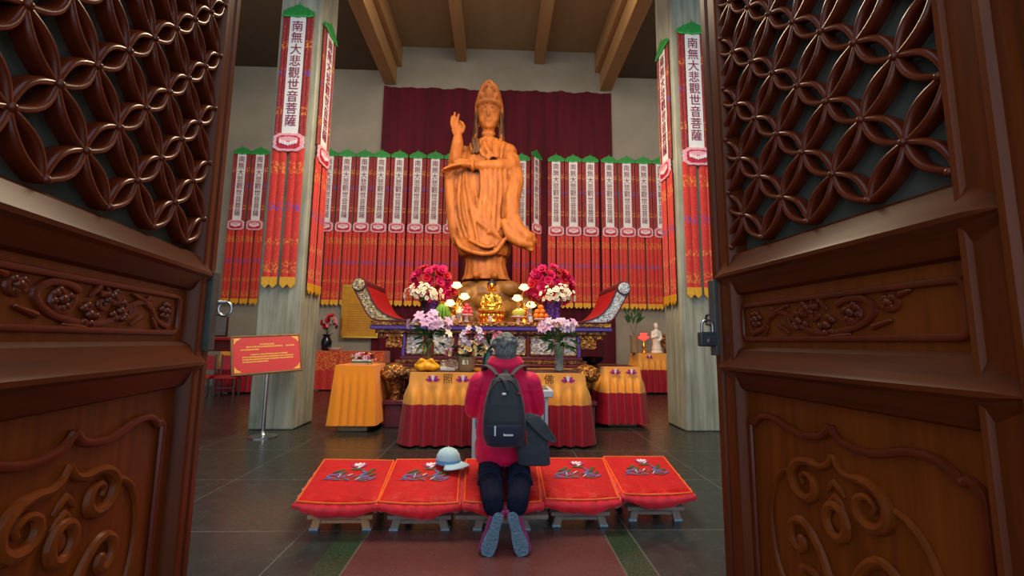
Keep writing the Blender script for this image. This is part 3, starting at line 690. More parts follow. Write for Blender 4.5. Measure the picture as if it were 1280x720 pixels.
# lower hand, palm upward, pointing outward
i_arm = len(m.v)
m.chain([(.5, -.3, 3.12), (.2, -.48, 3.05), (-.12, -.55, 3.02), (-.42, -.6, 3.01)], [.19, .15, .13, .1]); m.tube([(-.36, -.6+.14*cos(a), 3.0+.13*sin(a)) for a in [2*pi*i/16 for i in range(16)]], .035, 8, False, closed=True); m.ball((-.55, -.62, 3.0), (.19, .13, .075), 14, 9)
for i, L in enumerate((.4, .45, .43, .36)):
    y = -.72+.065*i; finger([(-.68, y, 2.98), (-.68-L*.55, y, 2.92), (-.66-L, y, 2.84-.02*i)], .042)
finger([(-.5, -.73, 3.06), (-.66, -.72, 3.08), (-.8, -.7, 3.04)], .045)
for p_ in m.v[i_arm:]: p_.z -= .2
for p_ in m.v: p_.z -= .1*max(0, min(1, (p_.z-3.75)/.3))
me = remesh(m, .024, 2, 'figure', .4)
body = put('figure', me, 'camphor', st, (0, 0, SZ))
for s in (-1, 1):
    m = MB()
    for q in range(3):
        m.chain([(s*(.3+.02*q), -.06+.05*q, 4.62), (s*(.335+.015*q), -.07+.05*q, 4.25), (s*(.3+.04*q), -.1+.05*q, 3.95), (s*(.31+.05*q), -.2+.07*q, 3.72)], [.035, .04, .04, .03])
    if s < 0:
        for k_ in range(2): m.tube(spline([(-.31-.08*k_, -.22+.05*k_, 3.7), (-.28-.1*k_, -.36+.05*k_, 3.5), (-.24-.1*k_, -.43+.04*k_, 3.33), (-.3-.1*k_, -.46+.04*k_, 3.18)], 6), .05, 8)
    for p_ in m.v: p_.z -= .1*max(0, min(1, (p_.z-3.75)/.3))
    put('hair_lock', remesh(m, .02, 2, 'hair_lock'), 'camphor_dark', body)
# rock base
m = MB(); rnd = random.Random(5)
for i in range(46):
    a = rnd.random()*2*pi; q = sqrt(rnd.random()); zz = rnd.uniform(1.7, 2.72)
    m.ball((.1+1.0*q*cos(a)*(1.12-.28*(zz-1.7)), .55*q*sin(a), zz), (rnd.uniform(.16, .3), rnd.uniform(.14, .26), rnd.uniform(.14, .26)), 10, 7)
m.lathe([(.95, 1.5), (.92, 2.2), (.75, 2.75), (.6, 2.9)], (.03, 0, 0), 24, 1, .62)
put('rock_base', remesh(m, .045, 1, 'rock'), 'rock', st)
MB().lathe([(1.1, 0), (1.1, .2), (1.0, .3), (1.0, 1.35), (1.1, 1.45), (1.1, 1.6)], (.03, 0, 0), 8, 1, .7).obj('plinth', 'lacquer', st, bevel=.02)

# ------------------------------------------------------------------ carved altar with upswept ends
al = thing('altar', 'long lacquered altar with upswept ends and mother-of-pearl inlaid front', 'altar', (-.03, 7.5, 0))
AD = 1.5
MB().box(-2.05, .0, 1.66, 2.05, AD, 1.73).obj('top_board', 'lacquer_red', al, bevel=.008)
MB().box(-2.05, -.03, 1.655, 2.05, .0, 1.725).obj('top_edge', 'gold_leaf', al, bevel=.006)
MB().box(-2.07, -.02, 1.585, 2.07, AD, 1.655).obj('moulding', 'purple', al, bevel=.012)
MB().box(-1.98, .0, 1.52, 1.98, AD-.02, 1.585).obj('moulding', 'gilt_dark', al, bevel=.01)
# cornice brackets at both ends
for s in (-1, 1):
    m = MB(); a, b = sorted((s*1.5, s*1.92)); m.box(a, .03, 1.44, b, .3, 1.52); a, b = sorted((s*1.5, s*1.8)); m.box(a, .03, 1.28, b, .3, 1.44)
    for i in range(5): q = s*(1.53+.085*i); m.ball((q, .03, 1.475), (.03, .03, .035), 8, 6)
    m.obj('bracket', 'gold_leaf', al, bevel=.01)
# waist with panels
MB().box(-1.5, .08, 1.13, 1.5, AD-.1, 1.52).obj('waist', 'lacquer', al)
for x in (-1.5, -1.12, -.62, -.36, .36, .62, 1.12, 1.5):
    MB().box(x-.028, .03, 1.14, x+.028, .1, 1.52).obj('post', 'purple' if abs(x) > 1.3 else 'lacquer', al, bevel=.006)
for x0_, x1_ in ((-1.46, -1.16), (-1.08, -.66), (-.58, -.4), (-.32, .32), (.4, .58), (.66, 1.08), (1.16, 1.46)):
    p_ = MB().box(x0_, .055, 1.17, x1_, .085, 1.5).obj('inlay_panel', 'pearl', al, bevel=.004)
    m = MB()
    for a, b, c, d in ((x0_, 1.17, x1_, 1.187), (x0_, 1.483, x1_, 1.5), (x0_, 1.17, x0_+.016, 1.5), (x1_-.016, 1.17, x1_, 1.5)): m.box(a, .04, b, c, .07, d)
    m.obj('panel_frame', 'gold_leaf', p_)
# stepped mouldings under the waist
MB().box(-1.56, .02, 1.08, 1.56, AD-.05, 1.14).obj('moulding', 'lacquer', al, bevel=.012)
MB().box(-1.62, -.03, 1.02, 1.62, AD-.04, 1.08).obj('moulding', 'gilt_dark', al, bevel=.012)
MB().box(-1.68, -.08, .97, 1.68, AD-.03, 1.02).obj('moulding', 'lacquer', al, bevel=.012)
# carved apron and bulging lion-mask feet
m = MB(); pr = [(-.08, .97), (-.2, .93), (-.27, .85), (-.24, .78), (-.12, .74), (.02, .74), (.02, .97)]
m.prism(pr, -1.5, 1.5, lambda a, b, h: Vector((h, a, b)))
for i in range(24): m.ball((-1.4+2.8*i/23, -.25, .86+.015*(i % 2)), (.055, .04, .05), 8, 6)
m.obj('carved_apron', 'gilt_dark', al)
for s in (-1, 1):
    for yb in (-.08, AD-.1):
        m = MB(); m.ball((s*1.6, yb, .87), (.21, .22, .16), 20, 14); m.ball((s*1.66, yb-.16, .84), (.12, .09, .09), 12, 8)
        for q in (-1, 1): m.ball((s*1.64+q*.07, yb-.17, .93), (.035, .035, .035), 8, 6)
        for i in range(9):
            a = 2*pi*i/9; m.ball((s*1.62+.15*cos(a), yb-.1, .87+.11*sin(a)), (.05, .07, .04), 8, 6)
        m.chain([(s*1.58, yb, .78), (s*1.56, yb+.02, .6), (s*1.59, yb, .42)], [.14, .09, .08])
        m.obj('lion_foot', 'gold_leaf', al)
        m = MB().box(s*1.58-.14, yb-.12, .0, s*1.58+.14, yb+.16, .36); m.box(s*1.58-.17, yb-.15, .36, s*1.58+.17, yb+.19, .44); m.obj('foot_block', 'lacquer', al, bevel=.015)
MB().box(-1.5, .3, .0, 1.5, AD-.3, .75).obj('core', 'dark_wood', al)
# upswept ends
for s in (-1, 1):
    top = spline([(1.3, 1.732), (1.55, 1.752), (1.78, 1.82), (1.95, 1.94), (2.07, 2.12), (2.18, 2.38)], 6)
    bot = spline([(1.48, 1.731), (1.78, 1.732), (2.0, 1.75), (2.13, 1.86), (2.23, 2.03), (2.36, 2.26)], 6)
    rings = [[Vector((s*a.x, y, a.y)) for y in (0,)]+[Vector((s*a.x, AD-.15, a.y)), Vector((s*b.x, AD-.15, b.y)), Vector((s*b.x, 0, b.y))] for a, b in zip(top, bot)]
    e = MB().loft(rings).obj('upswept_end', 'lacquer_red', al, sharp=60)
    rings = [[Vector((s*a.x, -.03, a.y)), Vector((s*a.x, .0, a.y)), Vector((s*b.x, 0, b.y)), Vector((s*b.x, -.03, b.y))] for a, b in zip(top, bot)]
    MB().loft(rings).obj('inlay_band', 'pearl_gold' if s < 0 else 'pearl_silver', e, sharp=60)
    m = MB()
    for L in (top, bot): m.tube([(s*p_.x, -.03, p_.y) for p_ in L], .014, 6)
    m.obj('band_edge', 'lacquer', e)
    m = MB(); m.lathe([(.02, 0), (.115, 0), (.125, .02), (.125, AD-.15), (.02, AD-.15)], (0, 0, 0), 24); m.xf(Matrix.Translation((s*2.28, -.05, 2.34)) @ Matrix.Rotation(-pi/2, 4, 'X'))
    m.obj('scroll', 'lacquer', e)
    m = MB(); m.lathe([(.02, 0), (.1, 0), (.1, .02), (.02, .03)], (0, 0, 0), 24); m.xf(Matrix.Translation((s*2.28, -.05, 2.34)) @ Matrix.Rotation(pi/2, 4, 'X'))
    m.obj('scroll_face', 'pearl_gold' if s < 0 else 'pearl_silver', e)

# ------------------------------------------------------------------ draped tables
def cloth_skirt(w, d, h, z0, split, pleats, flare=.07, amp=.025, seed=0, drop=.02):
    """perimeter of a w x d table; returns (upper, lower) MBs and the point function"""
    per = [(-w/2, -d/2), (w/2, -d/2), (w/2, d/2), (-w/2, d/2)]; L = [w, d, w, d]; tot = 2*(w+d); rnd = random.Random(seed)
    ph = rnd.random()*6
    def pt(u, z):
        s_ = (u % 1)*tot; k_ = 0
        while k_ < 3 and s_ > L[k_]: s_ -= L[k_]; k_ += 1
        a, b = per[k_], per[(k_+1) % 4]; t = s_/L[k_]; x, y = a[0]+(b[0]-a[0])*t, a[1]+(b[1]-a[1])*t
        nx, ny = (0, -1) if k_ == 0 else (1, 0) if k_ == 1 else (0, 1) if k_ == 2 else (-1, 0)
        q = (h-z)/(h-z0); ed = min(1, min(t, 1-t)*L[k_]/.06)
        wv = .5+.5*sin(s_/L[k_]*2*pi*round(pleats*L[k_]/w)-pi/2+.5*sin(s_*5+ph)); wv = wv**.8
        o = (flare*q+amp*max(0, min(1, q*5-.6))*wv*(.6+.4*q))
        o *= 1
        cx = (1-ed); px, py = x+nx*o, y+ny*o
        # round the corner outwards
        if t < .5: mx, my = {0: (-1, 0), 1: (0, -1), 2: (1, 0), 3: (0, 1)}[k_]
        else: mx, my = {0: (1, 0), 1: (0, 1), 2: (-1, 0), 3: (0, -1)}[k_]
        px += mx*flare*q*cx*.9; py += my*flare*q*cx*.9
        return Vector((px, py, z+drop*.0))
    n = int(tot/w*pleats*14)
    def band(za, zb, rows, off=0):
        mb = MB(); rings = []
        for j in range(rows+1):
            z = za+(zb-za)*j/rows; rings.append([pt(i/n, z) for i in range(n)])
        mb.loft(rings, False); return mb
    return band, pt
def lotus_patch(mb, c, s, ny=-1):
    for a in (-1.15, -.6, 0, .6, 1.15):
        cx, cz = c[0]+s*.62*sin(a), c[2]-s*.35+s*.62*cos(a)
        mb.cur = 0 if abs(a) > .3 else 1
        mb.prism([(cx+s*(.2*cos(t)*cos(a)-.42*sin(t)*-sin(a)), cz+s*(.2*cos(t)*-sin(a)+.42*sin(t)*cos(a))) for t in [2*pi*i/10 for i in range(10)]], c[1]-.004-.002*(a == 0), c[1], lambda x, z, y: Vector((x, y, z)))
def draped(name, label, x0_, x1_, y0_, y1_, h, z0, zs_, pleats, cols, emb=(), chars=(), group=None, base='white_stone', flare=.07, amp=.085, plinth=None, topmat=None, tname='offering_table', tlabel=None, clabel=None):
    w, d = x1_-x0_, y1_-y0_; c = ((x0_+x1_)/2, (y0_+y1_)/2, 0)
    tb = thing(tname, tlabel, 'table', c)
    MB().box(-w/2, -d/2, h-.05, w/2, d/2, h).obj('tabletop', topmat or 'dark_wood', tb, bevel=.006)
    if plinth: MB().box(-plinth/2, -d/2+.02, 0, plinth/2, d/2-.1, .3).obj('plinth', 'pot', tb, bevel=.01)
    for sx in (-1, 1):
        for sy in (-1, 1): MB().box(sx*(w/2-.16)-.06, sy*(d/2-.1)-.06, .3 if plinth else 0, sx*(w/2-.16)+.06, sy*(d/2-.1)+.06, h-.05).obj('leg', base, tb)
    cl = thing(name, clabel, 'tablecloth', c, group=group)
    band, pt = cloth_skirt(w+.02, d+.02, h, z0, zs_, pleats, flare, amp, seed=len(label or ''))
    if zs_:
        u = band(h+.004, zs_, 8).obj('upper_band', cols[0], cl, fix=False, sharp=0); band(zs_-.001, z0, 8).obj('lower_band', cols[1], cl, fix=False, sharp=0)
    else: u = band(h+.004, z0, 12).obj('skirt', cols[0], cl, fix=False, sharp=0)
    if topmat is None: MB().box(-w/2-.01, -d/2-.01, h+.001, w/2+.01, d/2+.01, h+.006).obj('top_cloth', cols[0], cl)
    else:
        m = MB(); 
        for a, b, e, f in ((-w/2-.01, -d/2-.01, w/2+.01, -d/2+.05), (-w/2-.01, d/2-.05, w/2+.01, d/2+.01)): m.box(a, b, h+.001, e, f, h+.005)
        m.obj('top_hem', cols[0], cl)
    zz = h-.085
    for fx in emb:
        mm = MB(); yy = -d/2-.01-flare*(.085+.03)/(h-z0)-amp*.45; lotus_patch(mm, (fx*w, yy-.006, zz), .1); mm.obj('lotus_emblem', ['embl', 'embl_w'], u)
    for fx, ch in chars:
        t_ = text_mesh(ch, .14, 1, 'character'); t_.materials.append(M['ink']); yy = -d/2-.01-flare*.115/(h-z0)-amp*.45
        put('character', t_, None, u, (fx*w, yy-.004, zz+.005))
    return tb, cl
draped('tablecloth', 'f', -1.11, 1.27, 6.08, 7.15, .965, .03, .55, 15, ('yellow', 'maroon'), (-.37, -.2, .2, .4), ((-.285, '照'), (-.12, '普'), (.12, '光'), (.29, '佛')), topmat='dark_wood',
    tlabel='long dark-topped offering table before the altar, under yellow and maroon cloth', clabel='long pleated yellow and maroon cloth with characters, hanging before the altar', group='yellow and maroon tablecloths')
draped('tablecloth', 'rrr', 1.9, 2.5, 7.5, 8.45, .985, .06, .56, 5, ('yellow', 'maroon'), (-.22, .24), (), topmat='lacquer', plinth=.5, flare=.075,
    tlabel='small maroon-topped table beside the altar foot, nearer the padlock-side column', clabel='pleated yellow and maroon cloth on the small table beside the altar foot', group='yellow and maroon tablecloths')
draped('tablecloth', 'oo', -2.45, -1.86, 7.0, 8.0, 1.0, .1, 0, 5, ('orange',), flare=.07, amp=.02, plinth=.46, base='white_stone',
    tlabel='side table beneath a plain orange cloth, near the notice stand', clabel='plain orange cloth draped over the side table near the notice stand')
draped('tablecloth', 'red', -5.1, -3.1, 12.5, 13.1, 1.08, .03, .0, 9, ('red_cloth',), flare=.03, amp=.02,
    tlabel='long wall table under red brocade, below the brass plaque', clabel='red and gold brocade cloth on the wall table below the brass plaque')
draped('tablecloth', 'yel', 4.02, 5.6, 12.2, 12.95, 1.1, .05, .66, 10, ('yellow', 'maroon'), (-.32, .05), (), flare=.06,
    tlabel='far wall table carrying a white statuette, behind the padlock-side column', clabel='yellow and maroon cloth on the far wall table carrying the white statuette', group='yellow and maroon tablecloths')
draped('tablecloth', 'farleft', -7.1, -5.7, 11.7, 12.5, 1.06, .05, .62, 8, ('yellow', 'maroon'), flare=.06,
    tlabel='far wall table behind the notice stand and its column', clabel='yellow and maroon cloth on the far table behind the notice stand', group='yellow and maroon tablecloths')
# marble pedestal in front of the long table
pe = thing('incense_pedestal', 'square grey marble pedestal with engraved key-fret corners before the long table', 'pedestal', (.23, 5.62, 0))
MB().box(-.46, -.2, 0, .46, .2, .73).obj('pedestal_body', 'marble', pe, bevel=.01)
MB().box(-.52, -.26, .73, .52, .26, .82).obj('pedestal_cap', 'marble', pe, bevel=.015)
MB().box(-.46, -.2, .82, .46, .2, .835).obj('ash_tray', 'ash', pe)
for s in (-1, 1):
    m = MB()
    for i, (a, b, c, d) in enumerate(((.42, .68, .18, .695), (.42, .36, .405, .695), (.38, .64, .22, .652), (.38, .44, .368, .652), (.34, .6, .27, .612), (.34, .52, .328, .612), (.27, .56, .258, .612), (.22, .6, .208, .652))):
        xa, xb = sorted((s*a, s*c)); m.box(xa, -.206, b, xb, -.2, d)
    m.obj('key_fret', 'marble_dark', pe)
# sign on its stand
sg_ = thing('notice_stand', 'red notice board with gold lettering on a chrome pole stand by the column', 'sign', (-3.3, 6.62, 0))
MB().lathe([(.2, 0), (.2, .012), (.16, .022), (.05, .035), (.03, .06), (.022, .1)], (0, 0, 0), 32).obj('base_plate', 'steel', sg_)
MB().tube([(0, 0, .05), (0, 0, 1.0)], .026, 14).obj('pole', 'steel', sg_)
bd = MB().box(-.44, -.015, -.27, .44, .015, .27); Tm = Matrix.Translation((-.0, -.04, 1.18)) @ Matrix.Rotation(radians(36), 4, 'Z') @ Matrix.Rotation(radians(-17), 4, 'X') @ Matrix.Rotation(radians(-3.5), 4, 'Y')
bo = bd.xf(Tm).obj('board', 'sign_red', sg_)
m = MB()
for a, b, c, d in ((-.46, -.29, .46, -.265), (-.46, .265, .46, .29), (-.46, -.265, -.435, .265), (.435, -.265, .46, .265)): m.box(a, -.025, b, c, .02, d)
m.xf(Tm).obj('frame', 'brass_dark', bo, bevel=.004)
m = MB(); rnd = random.Random(9)
def dashes(x0_, x1_, z, h):
    x = x0_
    while x < x1_-.01:
        w_ = rnd.uniform(.012, .02); m.box(x, -.0175, z-h/2, min(x+w_, x1_), -.015, z+h/2); x += w_+.006
dashes(-.1, .1, .15, .022); dashes(-.27, .2, .115, .022); dashes(.24, .36, .115, .02); dashes(-.34, -.1, .075, .02)
m.xf(Tm).obj('gold_heading', 'gold_print', bo); m = MB()
dashes(-.22, .26, .0, .02); dashes(-.32, .34, -.035, .02); dashes(-.32, .34, -.07, .02); dashes(-.32, .0, -.105, .02)
m.xf(Tm).obj('gold_lettering', 'gold_print', bo)
for sx in (-1, 1):
    for sz in (-1, 1): MB().prism([(sx*.42, sz*.25), (sx*.33, sz*.25), (sx*.36, sz*.225), (sx*.385, sz*.21), (sx*.42, sz*.16)], -.0175, -.015, lambda a, b, h: Vector((a, h, b))).xf(Tm).obj('corner_ornament', 'gold_print', bo)
# brass plaque on the back wall
pq = thing('wall_plaque', 'tall brass plaque with engraved lines on the back wall behind the altar end', 'plaque', (-4.08, 13.3, 0))
MB().box(-.52, 0, 1.5, .52, .05, 3.0).obj('plate', 'plaque', pq, bevel=.006)
m = MB()
for a, b, c, d in ((-.56, 1.46, .56, 1.51), (-.56, 2.99, .56, 3.06), (-.56, 1.5, -.52, 3.0), (.52, 1.5, .56, 3.0)): m.box(a, -.01, b, c, .06, d)
m.obj('frame', 'gold', pq)
m = MB()
for i in range(12): m.box(-.38, -.004, 2.45-.07*i, .38, 0, 2.462-.07*i)
m.obj('engraving', 'plaque_line', pq); MB().box(.05, -.006, 2.68, .35, 0, 2.86).obj('emblem', 'lacquer', pq)

# ------------------------------------------------------------------ kneeling stools and cushions
def stool(label, x0_, x1_, y0_, y1_, mt, group, wide=0):
    c = ((x0_+x1_)/2, y0_, 0); w, d = x1_-x0_, y1_-y0_
    t = thing('kneeling_stool', label, 'stool', c, group=group); sl = .12/.68
    bw = w/2-.03+wide
    MB().hexa([(-bw, .02, .082), (bw, .02, .082), (bw, d-.02, .082+sl*d), (-bw, d-.02, .082+sl*d)], [(-bw, .02, .112), (bw, .02, .112), (bw, d-.02, .112+sl*d), (-bw, d-.02, .112+sl*d)]).obj('seat_board', mt, t, bevel=.006)
    for s in (-1, 1):
        for y, zt in ((.04, .088), (d-.08, .08+sl*(d-.1))):
            m = MB(); xt, xb = s*(w/2-.1), s*(w/2-.075)
            m.hexa([(xb-.03, y, 0), (xb+.03, y, 0), (xb+.03, y+.045, 0), (xb-.03, y+.045, 0)], [(xt-.03, y, zt), (xt+.03, y, zt), (xt+.03, y+.045, zt), (xt-.03, y+.045, zt)])
            lg = m.obj('leg', mt, t, bevel=.004)
            MB().hexa([(xb-.032, y-.002, 0), (xb+.032, y-.002, 0), (xb+.032, y+.047, 0), (xb-.032, y+.047, 0)], [(xb-.032, y-.002, .014), (xb+.032, y-.002, .014), (xb+.032, y+.047, .014), (xb-.032, y+.047, .014)]).obj('leg_cap', 'tip_blue', lg)
    for y in (.05, d-.07): MB().box(-w/2+.1, y, .045, w/2-.1, y+.025, .07).obj('stretcher', mt, t, bevel=.003)
    return t
def cushion(label, corners, group, emb=True):
    """corners: front-left, front-right, back-right, back-left (x, y, z) of the piped top edge"""
    fl, fr, br, bl = [Vector(c) for c in corners]; o = (fl+fr+br+bl)/4; o.z = 0
    t = thing('kneeling_cushion', label, 'cushion', o, group=group); fl, fr, br, bl = fl-o, fr-o, br-o, bl-o; rnd = random.Random(int(o.x*100)); ph = rnd.random()*6
    def top(u, v):
        p_ = (fl*(1-u)+fr*u)*(1-v)+(bl*(1-u)+br*u)*v; e = min(u, 1-u, v, 1-v)
        q = min(1, e/.16); p_ = p_+Vector((0, 0, .017*sqrt(max(0, q*(2-q)))+.004*sin(u*9+ph)*sin(v*7+ph)*q-.012*sin(u*pi)*(1-v)**6)); return p_
    n = 20; pts = [(i/n, 0) for i in range(n)]+[(1, i/n) for i in range(n)]+[(1-i/n, 1) for i in range(n)]+[(0, 1-i/n) for i in range(n)]
    MB().sheet(top, 24, 24).obj('top_panel', 'satin', t, fix=False, sharp=0)
    e = .03
    edge = []
    for u, v in pts:
        r_ = .06; uu, vv = u, v
        p_ = top(u, v); edge.append(p_)
    rings = [edge]; ctr = (fl+fr+br+bl)/4
    for k_, (dz, inn) in enumerate(((.03, -.032), (.075, -.034), (.112, .012), (.12, .08))):
        rg = []
        for i, (u, v) in enumerate(pts):
            p_ = edge[i]; d_ = Vector((p_.x-ctr.x, p_.y-ctr.y, 0)); L = d_.length; d_ /= L
            front = 1 if v == 0 else .85; cor = 1-min(1, min(abs(u-.0)+abs(v), abs(u-1)+abs(v))/.3) if v == 0 else 0
            sag = dz*front*(1.-.45*cor)+.012*sin(u*11+ph)*(k_/3)*(v == 0)
            wob = .006*sin(i*1.9+k_+ph)+.004*sin(i*3.7+ph)
            rg.append(p_-d_*(inn+wob+.05*cor*(k_ > 1))-Vector((0, 0, sag)))
        rings.append(rg)
    MB().loft(rings, True).obj('side_gusset', 'satin_side', t, sharp=0)
    MB().tube([p_+Vector((0, 0, .002)) for p_ in edge], .0065, 8, False, closed=True).obj('piping', 'piping', t, sharp=0)
    if emb:
        m = MB(); rn = random.Random(4)
        def patch(u, v, ru, rv, a, mi):
            m.cur = mi; c = top(u, v); U = (top(u+.01, v)-top(u-.01, v))/.02; V = (top(u, v+.01)-top(u, v-.01))/.02
            m.add([c+U*(ru*cos(t_)*cos(a)-rv*sin(t_)*sin(a))+V*(ru*cos(t_)*sin(a)+rv*sin(t_)*cos(a))+Vector((0, 0, .006)) for t_ in [2*pi*i/10 for i in range(10)]], [tuple(range(10))])
        for a, mi in ((-.9, 1), (.9, 1), (-.45, 0), (.45, 0), (0, 0)): patch(.56+.07*sin(a), .74+.035*cos(a), .075, .03, pi/2-a, mi)
        patch(.56, .68, .1, .018, 0, 2)
        for i in range(34): patch(.2+.6*rn.random(), .40+.1*rn.random(), .02+.04*rn.random(), .009, rn.uniform(-.6, .6), (3, 3, 2, 1)[i % 4])
        for i in range(11): patch(.36+.032*i+.01*rn.random(), .46+.08*rn.random(), .05, .007, 1.2-.08*i+rn.uniform(-.3, .3), (0, 2, 3, 2)[i % 4])
        for u, v in ((.3, .6), (.34, .55), (.27, .52), (.74, .6), (.8, .55), (.77, .66), (.7, .52), (.24, .46), (.35, .64), (.4, .58), (.68, .62), (.82, .46), (.66, .55)): patch(u, v, .06, .022, rn.uniform(-1, 1), rn.choice((2, 3)))
        m.obj('lotus_embroidery', ['embl_w', 'embl', 'leaf', 'embl_blue'], t, fix=False, sharp=0)
    return t
GS, GK = 'low kneeling stools in a row', 'red satin kneeling cushions in a row'
CU = [((-1.375, 3.37), (-.795, 3.35), (-.83, 4.0), (-1.44, 4.03)), ((-.785, 3.36), (-.215, 3.34), (-.255, 4.04), (-.81, 4.03)), ((-.165, 3.36), (.39, 3.36), (.42, 4.04), (-.2, 4.04)),
      ((.435, 3.42), (.99, 3.43), (1.03, 4.08), (.44, 4.08)), ((1.055, 3.52), (1.61, 3.55), (1.61, 4.14), (1.05, 4.14))]
cl_ = ['plain red cushion at the row end nearest the iron-ring door leaf, its corner turned up', 'red cushion with the pale blue cap lying on it', 'red cushion in the row middle, under the kneeling person',
       'red cushion beside the kneeling person, on the shoulder-bag side', 'red cushion at the row end nearest the padlocked door leaf']
sl_ = ['pale brown kneeling stool at the row end nearest the iron-ring door leaf', 'grey worn kneeling stool under the cushion with the cap', 'wide grey kneeling stool in the row middle under the kneeling person',
       'grey worn kneeling stool beside the kneeling person, shoulder-bag side', 'grey kneeling stool at the row end nearest the padlocked door leaf']
for i, c in enumerate(CU):
    x0_, x1_ = c[0][0], c[1][0]
    stool(sl_[i], x0_+.02, x1_-.02, c[0][1]+.05, c[2][1]-.02, 'stool' if i == 0 else 'stool_grey', GS, .12 if i == 2 else 0)
    cushion(cl_[i], [(*c[0], .235), (*c[1], .235), (*c[2], .355), (*c[3], .355)], GK)

# ------------------------------------------------------------------ pale cap lying on the second cushion
cp = P(560, 588, 3.87); cp.z = .372
t = thing('baseball_cap', 'pale blue cap with a darker band lying on the red cushion', 'cap', cp, radians(56))
m = MB().lathe([(.092, 0), (.094, .03), (.088, .07), (.066, .105), (.035, .122), (.002, .127)], (0, 0, 0), 24, 1.0, 1.15)
m.obj('crown', 'cap', t); MB().ball((0, 0, .128), .009, 8, 6).obj('button', 'cap', t)
MB().lathe([(.0945, .0), (.0965, .012), (.0965, .034), (.0935, .036)], (0, 0, 0), 24, 1.0, 1.15, False).obj('band', 'cap_band', t)
def brim(u, v):
    a = -pi*.38+pi*.76*u; r0, r1 = .09, .09+.085*sin(pi*(u*.9+.05))**.6; r_ = r0+(r1-r0)*v
    return Vector((r_*sin(a)*1.02, -r_*cos(a)*1.12, .01-.025*v*abs(sin(a))**2-.016*v))
b = MB().sheet(brim, 16, 5).obj('brim', 'cap', t, fix=False); s_ = b.modifiers.new('Solid', 'SOLIDIFY'); s_.thickness = .006

# ------------------------------------------------------------------ kneeling person, seen from behind
PX, PY = .13, 3.74
per = thing('person', 'person kneeling with bowed head in a crimson padded jacket, dark trousers and purple shoes', 'person', (PX, PY, 0))
m = MB()
m.ball((0, .02, 1.34), (.082, .1, .115), 20, 16); m.ball((0, .05, 1.29), (.066, .075, .08), 14, 10)
m.cap_((0, .0, 1.12), (0, .01, 1.27), .058, .055)
for s in (-1, 1): m.ball((s*.083, .015, 1.325), (.014, .024, .036), 8, 7)
m.chain([(0, .118, 1.345), (0, .132, 1.318), (0, .128, 1.305)], [.012, .014, .013])
for s in (-1, 1): m.ball((s*.032, .108, 1.352), (.015, .01, .009), 8, 6); m.chain([(s*.012, .112, 1.368), (s*.05, .1, 1.37)], [.007, .006]); m.ball((s*.04, .085, 1.31), (.03, .03, .028), 8, 6)
m.chain([(-.025, .117, 1.275), (0, .122, 1.273), (.025, .117, 1.275)], [.007, .008, .007])
m.chain([(0, .02, .66), (0, .02, .85), (0, .0, 1.05)], [.14, .13, .13])
for s in (-1, 1):
    m.chain([(s*.1, .02, 1.1), (s*.19, .03, 1.08), (s*.23, .06, .86), (s*.09, .25, .98), (s*.03, .3, 1.06)], [.06, .055, .045, .036, .028])
    # palm and fingers pressed together before the chest
    m.ball((s*.017, .31, 1.11), (.014, .034, .045), 10, 8)
    for k_, L in enumerate((.062, .074, .07, .055)): m.chain([(s*.012, .285+.018*k_, 1.14), (s*.01, .287+.018*k_, 1.14+L*.6), (s*.007, .287+.018*k_, 1.14+L)], [.009, .0085, .007])
    m.chain([(s*.02, .278, 1.1), (s*.014, .262, 1.13), (s*.008, .258, 1.15)], [.01, .009, .008])
    m.chain([(s*.1, .03, .64), (s*.105, .1, .34)], [.09, .07]); m.chain([(s*.105, .1, .34), (s*.085, -.5, .32)], [.06, .04]); m.chain([(s*.085, -.5, .32), (s*.08, -.56, .22)], [.04, .03])
put('body', remesh(m, .0075, 1, 'body'), 'skin', per)
m = MB(); m.ball((0, .0, 1.36), (.1, .112, .112), 22, 16); m.ball((0, -.035, 1.315), (.092, .085, .1), 18, 12); m.ball((0, -.05, 1.26), (.075, .055, .05), 14, 9)
rnd = random.Random(2)
for i in range(40):
    a = rnd.uniform(0, 2*pi); q = rnd.uniform(.1, 1.5); p_ = Vector((.096*sin(q)*cos(a), .105*sin(q)*sin(a)-.01, 1.355+.108*cos(q)))
    if p_.y < .085: m.ball(p_, (.022, .022, .02), 7, 5)
put('hair', remesh(m, .008, 1, 'hair'), 'hair', per)
# jacket: quilted tube torso, sleeves, collar
m = MB()
rows = [(.42, .0, .235, .19, .02), (.46, 0, .25, .205, .02), (.56, 0, .25, .205, .015), (.6, 0, .238, .195, .015), (.64, 0, .246, .2, .01), (.75, 0, .235, .182, .0), (.79, 0, .222, .17, 0), (.83, 0, .22, .168, 0), (.93, 0, .222, .165, -.005), (.97, 0, .214, .158, -.005), (1.01, 0, .225, .16, -.005), (1.08, 0, .21, .14, -.005), (1.13, 0, .16, .11, 0), (1.17, 0, .08, .08, 0)]
m.loft(loft_z(rows, ((3, .02, .5), (11, .012, 0)), 48, 4))
for s in (-1, 1):
    pts = [(s*.14, 0, 1.07), (s*.205, .0, 1.05), (s*.235, .01, .97), (s*.25, .03, .9), (s*.262, .06, .835)]
    m.chain(pts, [.09, .1, .092, .09, .082]); m.chain([(s*.255, .06, .835), (s*.18, .16, .9), (s*.11, .23, .96), (s*.07, .265, 1.0)], [.08, .075, .066, .055])
    for p_, r_ in (((s*.225, .0, 1.0), .095), ((s*.25, .03, .92), .094)): m.ball(p_, (r_*.95, r_, .035), 14, 8)
